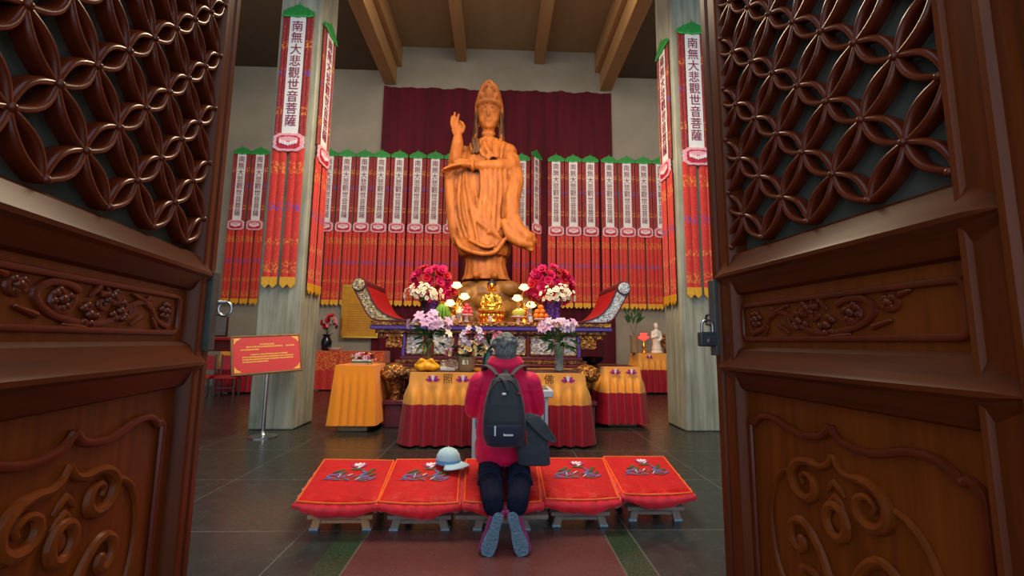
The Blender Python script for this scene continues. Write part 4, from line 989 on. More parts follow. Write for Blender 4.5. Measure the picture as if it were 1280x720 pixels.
for k_, (zc, R_, r_) in enumerate(((1.165, .098, .042), (1.205, .102, .044), (1.235, .095, .034))):
    m.tube([(R_*1.12*cos(a), .0+R_*.95*sin(a), zc-.03*sin(a)*0+.012*cos(2*a)) for a in [2*pi*i/28 for i in range(28)]], r_, 10, False, closed=True)
m.ball((0, -.075, 1.18), (.1, .05, .05), 14, 8)
put('jacket', remesh(m, .0095, 2, 'jacket'), 'jacket', per)
m = MB()
for s in (-1, 1):
    m.chain([(s*.085, .02, .6), (s*.115, .0, .5), (s*.108, .01, .44), (s*.104, .05, .395)], [.115, .112, .1, .09])
    m.chain([(s*.112, .07, .39), (s*.112, -.1, .375), (s*.106, -.3, .35), (s*.095, -.46, .328), (s*.085, -.55, .3), (s*.082, -.565, .275)], [.1, .1, .094, .086, .079, .074])
    for i in range(6):
        y = .0-.085*i; m.tube([(s*.108+.088*cos(a), y+.02*sin(a*2+i), .368+.085*sin(a)) for a in [pi*j/10 for j in range(11)]], .011, 6)
m.ball((0, .02, .58), (.17, .14, .14), 18, 12)
put('trousers', remesh(m, .0095, 2, 'trousers'), 'trousers', per)
SOL = [(a_*1.04, b_) for a_, b_ in [(-.03, .0), (-.042, .03), (-.047, .075), (-.043, .12), (-.034, .16), (-.033, .2), (-.036, .235), (-.03, .258), (-.014, .27), (.012, .27), (.028, .258), (.035, .235), (.033, .2), (.033, .16), (.042, .12), (.05, .075), (.046, .03), (.032, .0)]]
for s, fx, tilt in ((-1, -.125, radians(19)), (1, .118, radians(-17))):
    sh = MB()
    rings = []
    for q in range(15):
        z = .012+.275*q/14; wd = .056 if z < .12 else .05; t_ = q/14
        h_ = .05+.055*(t_**1.5); wd = wd*(.9 if q in (0,) else 1)
        rings.append([Vector((wd*cos(a)+s*.01, .02+max(0, h_*sin(a)) if sin(a) > 0 else .018, z)) for a in [2*pi*i/18 for i in range(18)]])
    sh.loft(rings); sh.ball((0, .05, .03), (.042, .04, .032), 12, 8); sh.cap_((0, .07, .22), (0, .09, .28), .048, .046)
    T_ = Matrix.Translation((fx, -.685, .0)) @ Matrix.Rotation(tilt, 4, 'Y') @ Matrix.Rotation(radians(-13), 4, 'X')
    me = remesh(sh, .0065, 2, 'shoe'); me.transform(T_); so = put('shoe', me, 'shoe', per)
    so_ = MB().prism(SOL, -.006, .022, lambda a, b, h: Vector((a*(1 if s > 0 else -1), h, b))); 
    for j in range(9):
        z = .03+.026*j; w_ = .034 if z < .13 else .025; so_.box(-w_, -.011, z-.006, w_, -.006, z+.006)
    so_.xf(T_).obj('sole', 'sole', so, bevel=.004)
# backpack
bp = thing('backpack', 'black and navy backpack worn on the kneeling person', 'backpack', (PX-.01, PY-.19, 0))
m = MB(); rings = []
for z, w_, d_, y in ((.6, .11, .05, -.07), (.615, .14, .08, -.07), (.68, .165, .095, -.075), (.8, .168, .1, -.075), (.92, .155, .09, -.06), (1.02, .13, .07, -.045), (1.1, .1, .05, -.03), (1.14, .06, .03, -.015), (1.15, .02, .015, -.01)):
    rings.append([Vector((w_*(abs(cos(a))**.7)*(1 if cos(a) > 0 else -1), y+d_*(abs(sin(a))**.8)*(1 if sin(a) > 0 else -1), z)) for a in [2*pi*i/40 for i in range(40)]])
m.loft(rings); bk = put('pack_body', remesh(m, .009, 3, 'pack'), 'pack', bp)
m = MB(); rings = []
for z, w_, d_ in ((.61, .105, .05), (.63, .135, .08), (.7, .155, .098), (.77, .158, .1), (.785, .15, .085)):
    rings.append([Vector((w_*(abs(cos(a))**.7)*(1 if cos(a) > 0 else -1), -.085+d_*(abs(sin(a))**.8)*(1 if sin(a) > 0 else -1), z)) for a in [2*pi*i/40 for i in range(40)]])
m.loft(rings); put('front_pocket', remesh(m, .009, 2, 'pocket'), 'pack_navy', bp)
for s in (-1, 1):
    MB().tube(spline([(s*.05, -.03, 1.13), (s*.1, .03, 1.18), (s*.15, .12, 1.2), (s*.165, .22, 1.17), (s*.16, .31, 1.05)], 6), .03, 8, True, .35, (0, .3, 1)).obj('shoulder_strap', 'strap', bp)
MB().tube(spline([(-.03, -.05, 1.12), (0, -.1, 1.1), (.03, -.12, 1.02)], 5), .018, 8, True, .4).obj('drawstring_flap', 'strap', bp)
MB().tube(spline([(-.12, -.13, .86), (-.125, -.115, .98), (-.07, -.095, 1.08), (.0, -.09, 1.1), (.07, -.095, 1.08), (.125, -.115, .98), (.13, -.13, .86)], 6), .006, 6).obj('zip', 'strap', bp)
MB().box(-.075, -.19, .7, -.062, -.178, .77).obj('zip_pull', 'white_tag', bp, bevel=.002); MB().box(-.02, -.166, .995, .01, -.145, 1.01).obj('zip_pull', 'white_tag', bp, bevel=.003)
m = MB(); x = -.005
for i in range(8): m.box(x, -.193, .70, x+.0075, -.184, .712 if i else .716); x += .0092
m.obj('brand_lettering', 'white_tag', bp)
MB().box(.1, -.13, 1.0, .118, -.115, 1.012).obj('side_tag', 'red_tag', bp)
# shoulder bag
sb = thing('shoulder_bag', 'charcoal flap shoulder bag hanging at the hip of the kneeling person', 'bag', (PX+.2, PY-.21, 0))
m = MB(); m.loft([[Vector((w_*(abs(cos(a))**.5)*(1 if cos(a) > 0 else -1)+dx, d_*(abs(sin(a))**.6)*(1 if sin(a) > 0 else -1), z)) for a in [2*pi*i/32 for i in range(32)]] for z, w_, d_, dx in
    ((.445, .1, .03, .03), (.455, .125, .05, .03), (.55, .13, .062, .02), (.68, .125, .058, .005), (.76, .105, .045, -.01), (.82, .07, .03, -.03), (.835, .05, .02, -.03))])
put('bag_body', remesh(m, .008, 2, 'bag'), 'bag', sb)
m = MB(); m.loft([[Vector((a, -.05-.02*sin(pi*t_)+.1*t_*0-.012*(t_ > .9), z_+.0)) , Vector((a+.0, -.066-.02*sin(pi*t_), z_)), Vector((a2, -.03-.02*sin(pi*t_), z2)), Vector((a2, -.01, z2))] for t_, a, z_, a2, z2 in
    ((0, -.06, .8, -.02, .85), (.2, -.02, .77, .06, .83), (.45, .04, .71, .12, .77), (.7, .1, .66, .17, .69), (.9, .16, .63, .2, .645), (1, .19, .625, .205, .63))])
put('flap', remesh(m, .007, 2, 'flap'), 'bag', sb)
MB().tube(spline([(-.08, -.02, .8), (-.1, -.03, .9), (-.14, -.03, 1.02), (-.19, .02, 1.13), (-.22, .12, 1.2)], 6), .02, 8, True, .3, (0, -1, .2)).obj('strap', 'strap', sb)
MB().box(-.07, -.075, .71, -.045, -.06, .725).obj('buckle', 'white_tag', sb, bevel=.003); MB().tube([(-.035, -.068, .72), (-.04, -.07, .66), (-.03, -.07, .62)], .004, 6).obj('red_cord', 'red_tag', sb)

# ------------------------------------------------------------------ flowers
def petals(n, L, W, lift, curl, layers=1, centre=.012):
    m = MB()
    for ly in range(layers):
        for i in range(n):
            a = 2*pi*(i+.5*ly)/n; sc2 = 1-.3*ly; lf = lift+.45*ly; A = Vector((cos(a), sin(a), 0)); B = Vector((-sin(a), cos(a), 0)); Z = Vector((0, 0, 1))
            def fn(u, v):
                w_ = W*sc2*sin(pi*min(1, v*.85+.12))**.8*(u-.5); r_ = L*sc2*v
                return A*r_*cos(lf)+B*w_+Z*(r_*sin(lf)-curl*L*v*v+abs(u-.5)*.25*W)
            m.sheet(fn, 2, 4)
    m.cur = 1; m.ball((0, 0, .006), centre, 6, 5); return m
BL = {}
def blossom_mesh(key, mats, *a):
    me = petals(*a).mesh(key, False, 0)
    for q in mats: me.materials.append(M[q])
    BL[key] = me
blossom_mesh('mag', ('f_mag', 'f_red'), 7, .075, .07, .5, .1, 2); blossom_mesh('redf', ('f_red', 'f_dark'), 7, .075, .07, .5, .1, 2)
blossom_mesh('orch', ('f_white', 'pollen'), 5, .042, .042, .3, .2); blossom_mesh('lily', ('f_pink', 'pollen'), 6, .1, .05, .6, .5); blossom_mesh('lilac', ('f_lilac', 'pollen'), 6, .09, .045, .6, .45)
blossom_mesh('lilyw', ('f_white', 'pollen'), 6, .1, .05, .6, .5); blossom_mesh('cream', ('f_cream', 'pollen'), 7, .045, .045, .7, .1, 2); blossom_mesh('rose', ('f_rose', 'f_pink'), 7, .05, .05, .7, .1, 2)
blossom_mesh('dark', ('f_dark', 'f_red'), 7, .045, .045, .7, .1, 2)
def head(root, key, loc, d, s=1., name='blossom'):
    o = bpy.data.objects.new(name, BL[key]); COL.objects.link(o); o.parent = root; o.location = loc
    o.rotation_mode = 'QUATERNION'; o.rotation_quaternion = Vector(d).to_track_quat('Z', 'Y'); o.scale = (s, s, s); return o
def dome(root, keys, n, c, r, s=1., seed=0, jit=.12, lo=-.2, front=True, name='blossom'):
    rnd = random.Random(seed); c = Vector(c); out = []
    for i in range(n):
        z = lo+(1-lo)*(i+.5)/n; a = i*2.39996+rnd.uniform(-.3, .3); q = sqrt(max(0, 1-z*z))
        d = Vector((q*cos(a), q*sin(a), z)); d.y = -abs(d.y) if front and rnd.random() < .75 else d.y
        p_ = c+Vector((d.x*r[0], d.y*r[1], d.z*r[2]))*rnd.uniform(1-jit*2, 1+jit); out.append(p_)
        head(root, keys[i % len(keys)], p_, (d+Vector((rnd.uniform(-.3, .3), -.5, rnd.uniform(-.2, .3)))).normalized(), s*rnd.uniform(.85, 1.15), name)
    return out
def greens(root, base, tips, nleaf=18, L=.2, seed=0, mat='leaf', spread=(.2, .2, .15), c=None, name='foliage'):
    m = MB(); rnd = random.Random(seed); base = Vector(base)
    for p_ in tips: m.tube([base+Vector((rnd.uniform(-.01, .01), rnd.uniform(-.01, .01), -.05)), base, base.lerp(p_, .6)+Vector((0, 0, .02)), p_], .004, 5)
    c = Vector(c) if c else base
    for i in range(nleaf):
        o = c+Vector([rnd.uniform(-1, 1)*k_ for k_ in spread]); d = (o-base+Vector((rnd.uniform(-.1, .1), rnd.uniform(-.12, .02), rnd.uniform(-.1, .1)))).normalized(); sd = d.cross(Vector((0, 1, .3))).normalized()
        LL = L*rnd.uniform(.6, 1.2)
        def fn(u, v): return o+d*(LL*(v-.3))+sd*(LL*.1*sin(pi*min(1, v+.05))*(u-.5)*2)+Vector((0, -.0, -.25*LL*v*v))+Vector((0, -.03*abs(u-.5), 0))
        m.sheet(fn, 2, 5)
    return m.obj(name, mat, root, fix=False, sharp=0)
ALT = 1.735; FT = .975
# tall altar vases with white orchids, cloth below, magenta bouquets behind
for i, (px, bx, mt_, nm) in enumerate(((529, 541, 'black_glaze', 'black'), (697, 688, 'purple_glaze', 'purple'))):
    p_ = P(px, 395, 7.85); p_.z = ALT
    s_ = -1 if i == 0 else 1
    t = thing('orchid_vase', ('black waisted vase of white orchids on the altar, above the yellow bundle' if i == 0 else 'purple vase of white orchids on the altar beside the orange pyramid'), 'vase', p_, group='vases of white orchids on the altar')
    MB().lathe([(.05, 0), (.065, .01), (.05, .1), (.038, .2), (.05, .3), (.085, .37), (.08, .37), (.04, .3)], (0, 0, 0), 24).obj('vase', mt_, t)
    tips = dome(t, ('orch',), 60, (0, -.02, .47), (.3, .16, .2), 1.0, 3+i, .2, -.35, name='orchid_blossom'); greens(t, (0, 0, .36), tips[::4], 10, .14, i, 'leaf', (.15, .08, .06), (0, 0, .43))
    q = P(bx, 350, 8.45); t = thing('bouquet', ('magenta and red bouquet standing behind the black vase' if i == 0 else 'magenta and red bouquet standing behind the purple vase'), 'bouquet', (q.x, q.y, ALT), group='magenta bouquets on the altar')
    MB().lathe([(.1, 0), (.12, .02), (.1, .2), (.14, .42), (.13, .42), (.09, .2)], (0, 0, 0), 20).obj('vase', 'purple_glaze', t)
    tips = dome(t, ('mag', 'redf', 'mag'), 46, (0, -.02, .72), (.4, .2, .36), 1.45, 11+i, .12, -.75, name='bouquet_flower'); greens(t, (0, 0, .42), tips[::5], 16, .2, i+4, 'leaf_dark', (.3, .1, .25), (0, -.05, .7))
    MB().tube(spline([(-.14, -.1, .02), (-.06, -.16, .06), (.05, -.15, .05), (.15, -.1, .02)], 4), .05, 8).obj('purple_wrap', 'purple_glaze', t)
# glass vases of lilies on the long table
for i, (px, py, gl, lab) in enumerate(((536, 405, 'glass_amber', 'tall amber glass vase of pink and white lilies behind the yellow bundle'), (699, 402, 'glass', 'tall clear glass vase of lilac lilies on the long table'))):
    p_ = P(px, 455, 6.55); t = thing('lily_vase', lab, 'vase', (p_.x, 6.55, FT), group='tall lily vases on the long table')
    H_ = .46 if i == 0 else .42
    MB().lathe([(.06, 0), (.075, .01), (.06, .12), (.07, .25), (.085, H_), (.078, H_), (.062, .25), (.052, .12), (.06, .03), (.01, .03)], (0, 0, 0), 28).obj('vase', gl, t)
    if i == 0: tips = dome(t, ('lily', 'lilac', 'lily', 'lily'), 20, (0, -.02, H_+.17), (.27, .14, .2), 1.0, 21, .15, -.1, name='lily'); tips += dome(t, ('lilyw',), 7, (.2, -.08, H_+.0), (.13, .06, .12), .9, 5, .1, -.6, name='lily')
    else: tips = dome(t, ('lilac', 'lily', 'lilac'), 20, (0, -.02, H_+.2), (.27, .14, .15), .95, 22, .15, -.2, name='lily')
    greens(t, (0, 0, H_), tips, 44, .2, 31+i, 'leaf', (.2, .1, .13), (0, -.04, H_+.04))
    MB().tube([(0, 0, .04), (.02, 0, .3), (0, 0, H_)], .02, 6).obj('stems', 'stem', t)
# stoneware pot with cream flowers
p_ = P(583, 462, 6.3); t = thing('flower_pot', 'squat stoneware pot of cream, lilac and dark red flowers on the long table', 'flower pot', (p_.x, 6.3, FT))
MB().lathe([(.1, 0), (.115, .02), (.12, .14), (.125, .2), (.115, .2), (.1, .17), (.02, .16)], (0, 0, 0), 26).obj('pot', 'pot', t); MB().box(-.05, -.128, .1, .03, -.112, .16).obj('label', 'pot_label', t)
tips = dome(t, ('cream', 'cream', 'dark', 'cream', 'rose'), 22, (0, -.02, .26), (.27, .12, .12), 1.05, 41, .15, -.2, name='blossom'); tips += dome(t, ('lilac', 'orch', 'lilac', 'rose'), 22, (.07, .0, .44), (.2, .1, .17), .75, 42, .2, -.4, name='blossom')
greens(t, (0, 0, .18), tips[::2], 22, .16, 43, 'leaf', (.2, .08, .12), (0, -.03, .3))
# teal vase
p_ = P(610, 462, 6.35); t = thing('teal_vase', 'slim teal glazed vase of pink roses beside the kneeling person', 'vase', (p_.x, 6.35, FT))
MB().lathe([(.05, 0), (.07, .02), (.085, .12), (.075, .2), (.055, .26), (.07, .3), (.06, .3), (.045, .25)], (0, 0, 0), 24).obj('vase', 'teal_glass', t)
tips = dome(t, ('rose',), 7, (.08, -.04, .45), (.14, .08, .1), 1.1, 51, .15, -.1, name='rose'); greens(t, (0, 0, .29), tips, 26, .18, 52, 'leaf_dark', (.13, .08, .1), (-.02, -.03, .4))
# yellow bundle, wrapped bag, yellow dish
p_ = P(533, 461, 6.25); t = thing('cloth_bundle', 'knotted yellow satin bundle on the long table', 'bundle', (p_.x, 6.28, FT))
m = MB(); rnd = random.Random(6)
for i in range(9): a = 2*pi*i/9; m.ball((.11*cos(a), .07*sin(a), .055+.015*(i % 2)), (.075, .06, .055), 12, 8)
m.ball((0, 0, .075), (.09, .08, .06), 12, 8)
for s in (-1, 1): m.chain([(0, -.02, .12), (s*.07, -.06, .15), (s*.12, -.06, .11)], [.03, .035, .02])
put('bundle', remesh(m, .011, 1, 'bundle'), 'bundle', t)
p_ = P(560, 461, 6.25); t = thing('plastic_bag', 'crumpled clear plastic bag of offerings on the long table', 'bag', (p_.x, 6.28, FT))
m = MB(); 
for i in range(14): m.ball((rnd.uniform(-.12, .12), rnd.uniform(-.05, .05), rnd.uniform(.05, .13)), (rnd.uniform(.05, .08), .05, rnd.uniform(.04, .06)), 8, 6)
put('wrap', remesh(m, .014, 1, 'wrap'), 'plastic', t)
m = MB(); m.box(-.11, -.05, .01, .1, .05, .06); m.obj('packet', 'pot_label', t, bevel=.01)
p_ = P(601, 462, 6.22); t = thing('yellow_dish', 'small flat yellow dish between the stoneware pot and the teal vase', 'dish', (p_.x, 6.24, FT)); MB().lathe([(.05, 0), (.09, .012), (.105, .03), (.098, .03), (.08, .018), (.01, .014)], (0, 0, 0), 24).obj('dish', 'bundle', t)
# ------------------------------------------------------------------ lotus lamps, fruit and statuette on the altar
def lotus_lamp(label, loc, mirror, red=False):
    t = thing('lotus_lamp', label, 'lamp', loc, group=None if red else 'lit lotus lamps on the altar')
    MB().lathe([(.07, 0), (.08, .01), (.06, .05), (.03, .08), (.05, .14), (.06, .2), (.03, .26), (.02, .34), (.005, .36)], (0, 0, 0), 20).obj('bottle_base', 'gold', t)
    for k_, (x, z) in enumerate(((-.01, .62), (.13*mirror, .42), (-.12*mirror, .3), (.09*mirror, .17))):
        br = MB().tube(spline([(0, -.01, .1), (x*.9, -.05, z*.5), (x*.3+.04*mirror, -.06, z*.8), (x, -.06, z-.04)], 5), .009, 7).obj('branch', 'gold', t)
        lg = MB()
        for i in range(8):
            for ly in (0, 1):
                a = 2*pi*(i+.5*ly)/8; q = .08-.03*ly; lg.cap_((0, 0, -.01), (q*cos(a), q*sin(a), .022+.045*ly), .024, .017, 7)
        lg.ball((0, 0, .02), .028, 10, 7); lg.xf(Matrix.Translation((x, -.06, z)) @ Matrix.Rotation(radians(25), 4, 'X')); lg.obj('lotus_light', 'lamp', br)
    return t
def AP(px, Y, z=ALT): q = P(px, 402, Y); return Vector((q.x, Y, z))
lotus_lamp('lit lotus lamp on the altar between the peaches and the green bananas', AP(571, 7.8), 1); lotus_lamp('lit lotus lamp on the altar behind the yellow-green melon', AP(655, 7.95), -1)
def stand(t, h=.12, r=.12): return MB().lathe([(.05, 0), (.055, .01), (.035, .03), (.03, h-.03), (r, h), (r, h+.012), (.02, h+.008)], (0, 0, 0), 24).obj('footed_dish', 'white_china', t)
GP, GO = 'pink peaches heaped on a footed dish', 'oranges stacked in a pyramid'
t = thing('footed_dish', 'white footed dish holding a heap of pink peaches on the altar', 'dish', AP(583, 7.72)); stand(t)
def fruits(c, r, rows, name, mt, lab, group, cat):
    me = MB().ball((0, 0, 0), (r, r, r*.95), 16, 10).mesh(name); me.materials.append(M[mt]); stm = MB().cap_((0, 0, r*.9), (.004, 0, r*1.08), .006, .004, 6).mesh('stalk'); stm.materials.append(M['stem'])
    z = c[2]+r; 
    for k_, n_ in enumerate(rows):
        R_ = 0 if n_ == 1 else r/sin(pi/n_)*1.0
        for i in range(n_):
            a = 2*pi*i/n_+.4*k_-pi/2; o = bpy.data.objects.new(name, me); COL.objects.link(o); o.location = (c[0]+R_*cos(a), c[1]+R_*sin(a), z); o.rotation_euler = (.3*cos(i), .3*sin(i), i)
            tag(o, lab[k_], cat, group); s2 = bpy.data.objects.new('stalk', stm); COL.objects.link(s2); s2.parent = o
        z += r*1.5
c = AP(583, 7.72, ALT+.125)
fruits(c, .042, (6, 4, 1), 'peach', 'peach_fruit', ('pink peach in the bottom ring of the heap on the footed dish', 'pink peach in the upper ring of the heap on the footed dish', 'pink peach crowning the heap on the footed dish'), GP, 'peach')
t = thing('footed_dish', 'white footed dish holding a flat yellow-green melon on the altar', 'dish', AP(648, 7.72)); stand(t, .1, .13)
c = AP(648, 7.72, ALT+.106); t = thing('melon', 'flattened yellow-green melon on a white footed dish', 'melon', c); m = MB()
m.lathe([(.02, 0), (.08, .01), (.118, .05), (.115, .09), (.07, .12), (.01, .125)], (0, 0, 0), 24); m.obj('fruit', 'melon', t); MB().cap_((0, 0, .12), (.01, 0, .15), .009, .007, 7).obj('stalk', 'stem', t)
t = thing('footed_dish', 'white dish under the pyramid of oranges on the altar', 'dish', AP(676, 7.74)); stand(t, .06, .13)
fruits(AP(676, 7.74, ALT+.066), .052, (5, 3, 1), 'orange', 'orange_fruit', ('orange in the bottom ring of the pyramid beside the purple vase', 'orange in the middle ring of the pyramid beside the purple vase', 'topmost orange of the pyramid beside the purple vase'), GO, 'orange')
c = AP(553, 7.75); t = thing('banana_bunch', 'bunch of green bananas standing on the altar beside the lotus lamp', 'bananas', c)
for i in range(6):
    a = radians(-70+28*i); MB().tube(spline([(.02*sin(a), 0, .3), (.1*sin(a), -.05*cos(a), .22), (.13*sin(a), -.07*cos(a), .1), (.1*sin(a), -.05*cos(a), .01)], 4), [.012]+[.026]*8+[.022]*3+[.008], 7).obj('banana', 'banana', t)
for k_, (px, lab) in enumerate(((566, 'small white china cup on the altar beside the peach dish'), (613, 'small white china cup right before the golden seated statuette'), (663, 'small white china cup on the altar between the melon and the oranges'))):
    t = thing('cup', lab, 'cup', AP(px, 7.58), group='white china cups on the altar'); MB().lathe([(.025, 0), (.03, .005), (.035, .05), (.042, .1), (.036, .1), (.03, .05), (.01, .02)], (0, 0, 0), 18).obj('cup', 'white_china', t)
for px, y, lab in ((660, 7.8, 'clear glass bottle standing beside the lit lotus lamp and melon'), (572, 7.62, 'clear glass bottle standing before the lit lotus lamp by the bananas')):
    t = thing('bottle', lab, 'bottle', AP(px+2, y), group='clear bottles on the altar'); MB().lathe([(.04, 0), (.055, .01), (.055, .12), (.04, .18), (.02, .26), (.02, .32), (.014, .32)], (0, 0, 0), 18).obj('bottle', 'glass', t); MB().lathe([(.022, .32), (.022, .36), (.005, .37)], (0, 0, 0), 14).obj('stopper', 'gold', t)
# golden seated statuette
t = thing('seated_statuette', 'small golden seated statuette with dark blue hair on a lotus throne on the altar', 'statuette', AP(614, 7.85))
m = MB().lathe([(.2, 0), (.21, .02), (.19, .05), (.17, .08), (.2, .13), (.2, .15), (.05, .16)], (0, 0, 0), 28, 1.05, .7); m.obj('throne', 'gold', t)
for i in range(14):
    a = 2*pi*i/14; MB().ball((.2*cos(a), .135*sin(a), .11), (.035, .03, .045), 8, 6).obj('lotus_petal', 'gold', t)
m = MB(); m.ball((0, 0, .38), (.1, .08, .15), 16, 12); m.ball((0, -.04, .2), (.2, .12, .05), 18, 10)
for s in (-1, 1):
    m.chain([(s*.08, -.02, .2), (s*.19, -.06, .21), (s*.02, -.13, .22)], [.06, .05, .035]); m.chain([(s*.1, 0, .47), (s*.155, -.02, .34), (s*.06, -.11, .29), (s*.0, -.12, .285)], [.045, .045, .035, .025])
    for i in range(3): m.tube(spline([(s*(.12+.02*i), -.03, .46), (s*(.17+.01*i), -.05, .36-.02*i), (s*.13, -.1, .25)], 4), .014, 6)
    m.cap_((s*.07, 0, .67), (s*.072, 0, .58), .014, .016)
m.tube(spline([(-.1, -.06, .45), (-.02, -.1, .36), (.04, -.1, .3)], 5), .018, 6); m.cap_((0, 0, .48), (0, 0, .58), .045, .042)
m.ball((0, -.01, .645), (.07, .072, .085), 16, 12); m.chain([(0, -.08, .66), (0, -.09, .64)], [.008, .012])
put('figure', remesh(m, .0095, 1, 'fig'), 'gold', t)
m = MB(); m.ball((0, .012, .695), (.082, .08, .062), 16, 9); m.ball((0, .012, .755), (.042, .042, .035), 10, 7); m.obj('curled_hair', 'hair_blue', t)
# ------------------------------------------------------------------ things on the side tables and along the wall
q = P(455, 450, 7.4); t = thing('flower_box', 'low pale green box of small mixed flowers on the orange-clothed table', 'flower box', (q.x, 7.35, 1.008))
MB().hexa([(-.14, -.07, 0), (.14, -.07, 0), (.14, .07, 0), (-.14, .07, 0)], [(-.16, -.08, .07), (.16, -.08, .07), (.16, .08, .07), (-.16, .08, .07)]).obj('box', 'melon' if False else 'ban_white', t, bevel=.004)
MB().box(-.165, -.085, .02, .165, -.065, .05).obj('ribbon', 'leaf', t); tips = dome(t, ('rose', 'cream', 'lilac', 'dark', 'orch'), 22, (0, 0, .09), (.17, .08, .09), .75, 61, .15, .0); greens(t, (0, 0, .06), [], 20, .12, 62, 'leaf_dark', (.14, .06, .04), (0, 0, .1))
q = P(405, 436, 12.6); t = thing('flower_vase', 'dark vase of red and pink flowers at the end of the red-clothed wall table', 'vase', (q.x, 12.75, 1.09))
MB().lathe([(.09, 0), (.13, .04), (.15, .25), (.09, .4), (.12, .46), (.1, .46), (.07, .38)], (0, 0, 0), 20).obj('vase', 'black_glaze', t); tips = dome(t, ('dark', 'redf', 'rose'), 11, (.08, 0, .72), (.22, .14, .3), 1.5, 71, .15, -.3); greens(t, (0, 0, .45), tips, 10, .2, 72, 'leaf_dark', (.15, .1, .2), (.05, 0, .65))
q = P(417, 436, 12.6); t = thing('bowl', 'shallow pale bowl on the red-clothed wall table', 'bowl', (q.x, 12.7, 1.09)); MB().lathe([(.08, 0), (.16, .03), (.2, .08), (.19, .08), (.14, .04), (.02, .03)], (0, 0, 0), 22).obj('bowl', 'white_china', t)
q = P(737, 440, 8.2); t = thing('dark_bowl', 'wide dark bowl standing on the small maroon-topped table', 'bowl', (q.x+.0, 8.05, .994)); MB().lathe([(.1, 0), (.11, .02), (.2, .06), (.23, .13), (.24, .14), (.22, .14), (.18, .08), (.02, .06)], (0, 0, 0), 26).obj('bowl', 'black_glaze', t)
q = P(793, 440, 12.5); t = thing('bamboo_vase', 'slim vase of tall leafy lucky bamboo on the far wall table', 'vase', (q.x, 12.5, 1.11))
MB().lathe([(.09, 0), (.11, .02), (.1, .3), (.12, .5), (.1, .5), (.08, .3)], (0, 0, 0), 18).obj('vase', 'pot', t); tips = [Vector((x, -.02, z)) for x, z in ((-.26, 1.1), (-.14, 1.0), (.06, 1.05), (.2, 1.22), (.14, .95))]
greens(t, (0, 0, .5), tips, 26, .3, 81, 'leaf', (.26, .1, .16), (0, 0, 1.05))
q = P(805, 440, 12.45); t = lotus_lamp('small red glowing lotus lamp beside the white statuette', (q.x, 12.45, 1.11), 1, True)
for ch in list(t.children):
    for g in list(ch.children): bpy.data.objects.remove(g)
    if ch.name.startswith('branch'): bpy.data.objects.remove(ch)
m = MB()
for i in range(9):
    a = 2*pi*i/9; m.cap_((0, 0, .4), (.13*cos(a), .13*sin(a), .45), .05, .03, 8); m.cap_((0, 0, .42), (.075*cos(a+.3), .075*sin(a+.3), .55), .04, .025, 8)
m.ball((0, 0, .5), .07, 12, 8); m.obj('lotus_light', 'lamp_red', t)
q = P(821, 440, 12.5); t = thing('white_statuette', 'slender white porcelain robed statuette on the far wall table', 'statuette', (q.x, 12.5, 1.11)); m = MB()
m.lathe([(.16, 0), (.17, .04), (.13, .08), (.14, .12), (.11, .25), (.12, .45), (.11, .6), (.06, .68)], (0, 0, 0), 20, 1, .8); m.ball((0, -.01, .76), (.055, .06, .075), 12, 9); m.ball((0, .02, .8), (.065, .06, .08), 12, 9)
m.chain([(-.1, 0, .6), (-.13, -.05, .45), (-.02, -.11, .48)], [.045, .045, .03]); m.chain([(.1, 0, .6), (.12, -.05, .42), (.05, -.1, .36)], [.045, .045, .03])
put('figure', remesh(m, .014, 1, 'fig'), 'white_stone', t)
q = P(830, 440, 12.6); t = thing('gold_medallion', 'round carved gold disc on a small foot beside the white statuette', 'ornament', (q.x+.12, 12.6, 1.11))
m = MB().lathe([(.01, 0), (.22, 0), (.24, .02), (.22, .04), (.01, .04)], (0, 0, 0), 28); m.xf(Matrix.Translation((0, 0, .34)) @ Matrix.Rotation(pi/2, 4, 'X')); m.obj('disc', 'gold_leaf', t); MB().box(-.1, -.06, 0, .1, .06, .12).obj('foot', 'lacquer', t, bevel=.01)
# far table behind the notice stand: red tray, framed picture, two red chairs
q = P(276, 417, 11.9); t = thing('offering_chest', 'small red lacquer chest on the far table behind the notice stand', 'chest', (q.x, 11.95, 1.07))
MB().box(-.42, -.2, 0, .42, .2, .28).obj('chest_body', 'lacquer', t, bevel=.01); MB().box(-.5, -.26, .28, .5, .26, .36).obj('lid', 'lacquer_red', t, bevel=.015)
q = P(273, 408, 12.1); t = thing('framed_picture', 'dark-framed grey picture standing on the red lacquer chest', 'picture', (q.x, 12.12, 1.44)); MB().box(-.24, 0, 0, .24, .03, .62).obj('frame', 'dark_wood', t, bevel=.008); MB().box(-.19, -.006, .05, .19, 0, .57).obj('picture', 'picture', t)
q = P(258, 400, 11.9); t = thing('gold_tablet', 'narrow gilt tablet standing beside the framed picture', 'tablet', (q.x-.05, 12.0, 1.44)); MB().box(-.07, -.03, 0, .07, .03, .5).obj('tablet', 'gold_leaf', t, bevel=.01); MB().box(-.1, -.05, 0, .1, .05, .06).obj('foot', 'lacquer', t)
def chair(label, loc):
    t = thing('red_chair', label, 'chair', loc, radians(15), group='red chairs by the far table')
    MB().box(-.24, -.24, .42, .24, .24, .5).obj('seat', 'lacquer_red', t, bevel=.02)
    for sx in (-1, 1):
        for sy in (-1, 1): MB().box(sx*.21-.022, sy*.21-.022, 0, sx*.21+.022, sy*.21+.022, .43 if sy < 0 else 1.0).obj('leg', 'dark_wood', t, bevel=.004)
    MB().box(-.22, .19, .62, .22, .23, .98).obj('backrest', 'lacquer_red', t, bevel=.012)
    MB().box(-.22, -.2, .2, .22, -.18, .23).obj('stretcher', 'dark_wood', t)
    return t
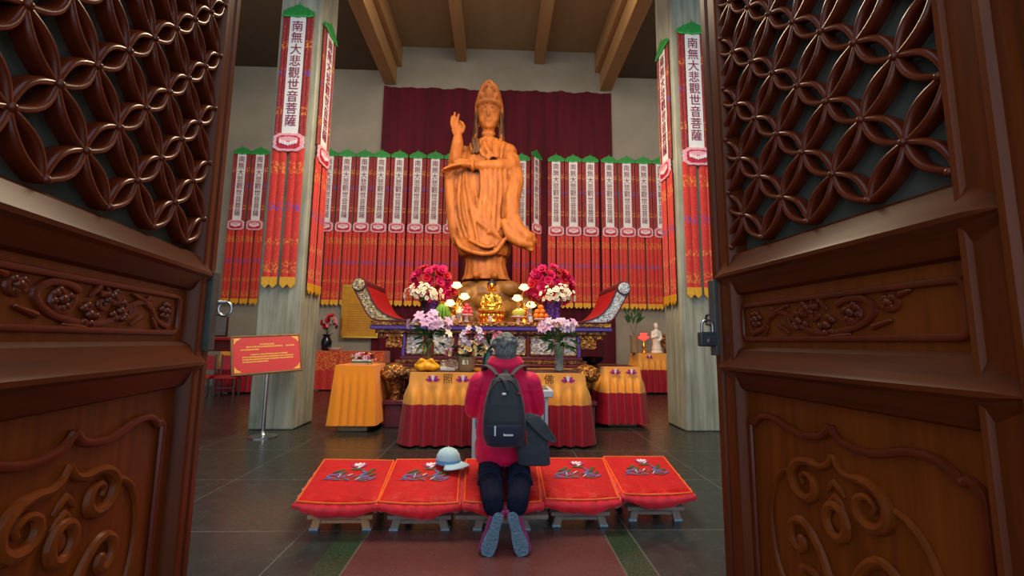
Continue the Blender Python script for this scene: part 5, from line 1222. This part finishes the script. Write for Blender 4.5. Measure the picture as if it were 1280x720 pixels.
chair('red chair by the far table, nearer the iron-ring door leaf', (-7.15, 11.1, 0)); chair('red chair by the far table, nearer the notice-stand column', (-6.55, 11.15, 0))

# ------------------------------------------------------------------ light, sky, camera
w = bpy.data.worlds.new('sky'); scn.world = w; w.use_nodes = True
bg = w.node_tree.nodes['Background']; bg.inputs[0].default_value = (.72, .86, 1, 1); bg.inputs[1].default_value = .95
def area(name, loc, target, size, power, col, sy=None, spread=180):
    d = bpy.data.lights.new(name, 'AREA'); d.energy = power; d.color = col; d.size = size; d.spread = radians(spread)
    if sy: d.shape = 'RECTANGLE'; d.size_y = sy
    o = bpy.data.objects.new(name, d); COL.objects.link(o); o.location = loc
    o.rotation_euler = (Vector(target)-Vector(loc)).to_track_quat('-Z', 'Y').to_euler(); return o
def spot(name, loc, target, power, col, ang, blend=.6, size=.15):
    d = bpy.data.lights.new(name, 'SPOT'); d.energy = power; d.color = col; d.spot_size = radians(ang); d.spot_blend = blend; d.shadow_soft_size = size
    o = bpy.data.objects.new(name, d); COL.objects.link(o); o.location = loc
    o.rotation_euler = (Vector(target)-Vector(loc)).to_track_quat('-Z', 'Y').to_euler(); return o
for s in (-1, 1):
    spot('altar_spot', (s*2.9, 7.0, 6.2), (-.2, 11, 5.2), 430, (1, .78, .54), 60)
    area('side_bay_light', (s*5.8, 8.5, 9.8), (s*5.6, 12.5, 2), 2.5, 150, (1, .84, .66))  # unseen area light over each side bay, no fixture built
area('altar_fill', (0, 5.2, 6.5), (0, 8, 1), 2.5, 420, (1, .8, .55))  # added warm fill over the altar tables, not a fixture
area('wall_wash', (0, 9.0, 10.2), (0, 13.4, 4), 6, 110, (1, .82, .62), 1)
ca = bpy.data.cameras.new('camera'); co = bpy.data.objects.new('camera', ca); COL.objects.link(co)
ca.sensor_width = 36; ca.lens = FPX/1280*36; ca.clip_start = .05
co.location = CAM; co.matrix_world = Matrix(((_r.x, _u.x, -_f.x, CAM.x), (_r.y, _u.y, -_f.y, CAM.y), (_r.z, _u.z, -_f.z, CAM.z), (0, 0, 0, 1)))
scn.camera = co
scn.view_settings.view_transform = 'Standard'; scn.view_settings.look = 'None'; scn.view_settings.exposure = 0
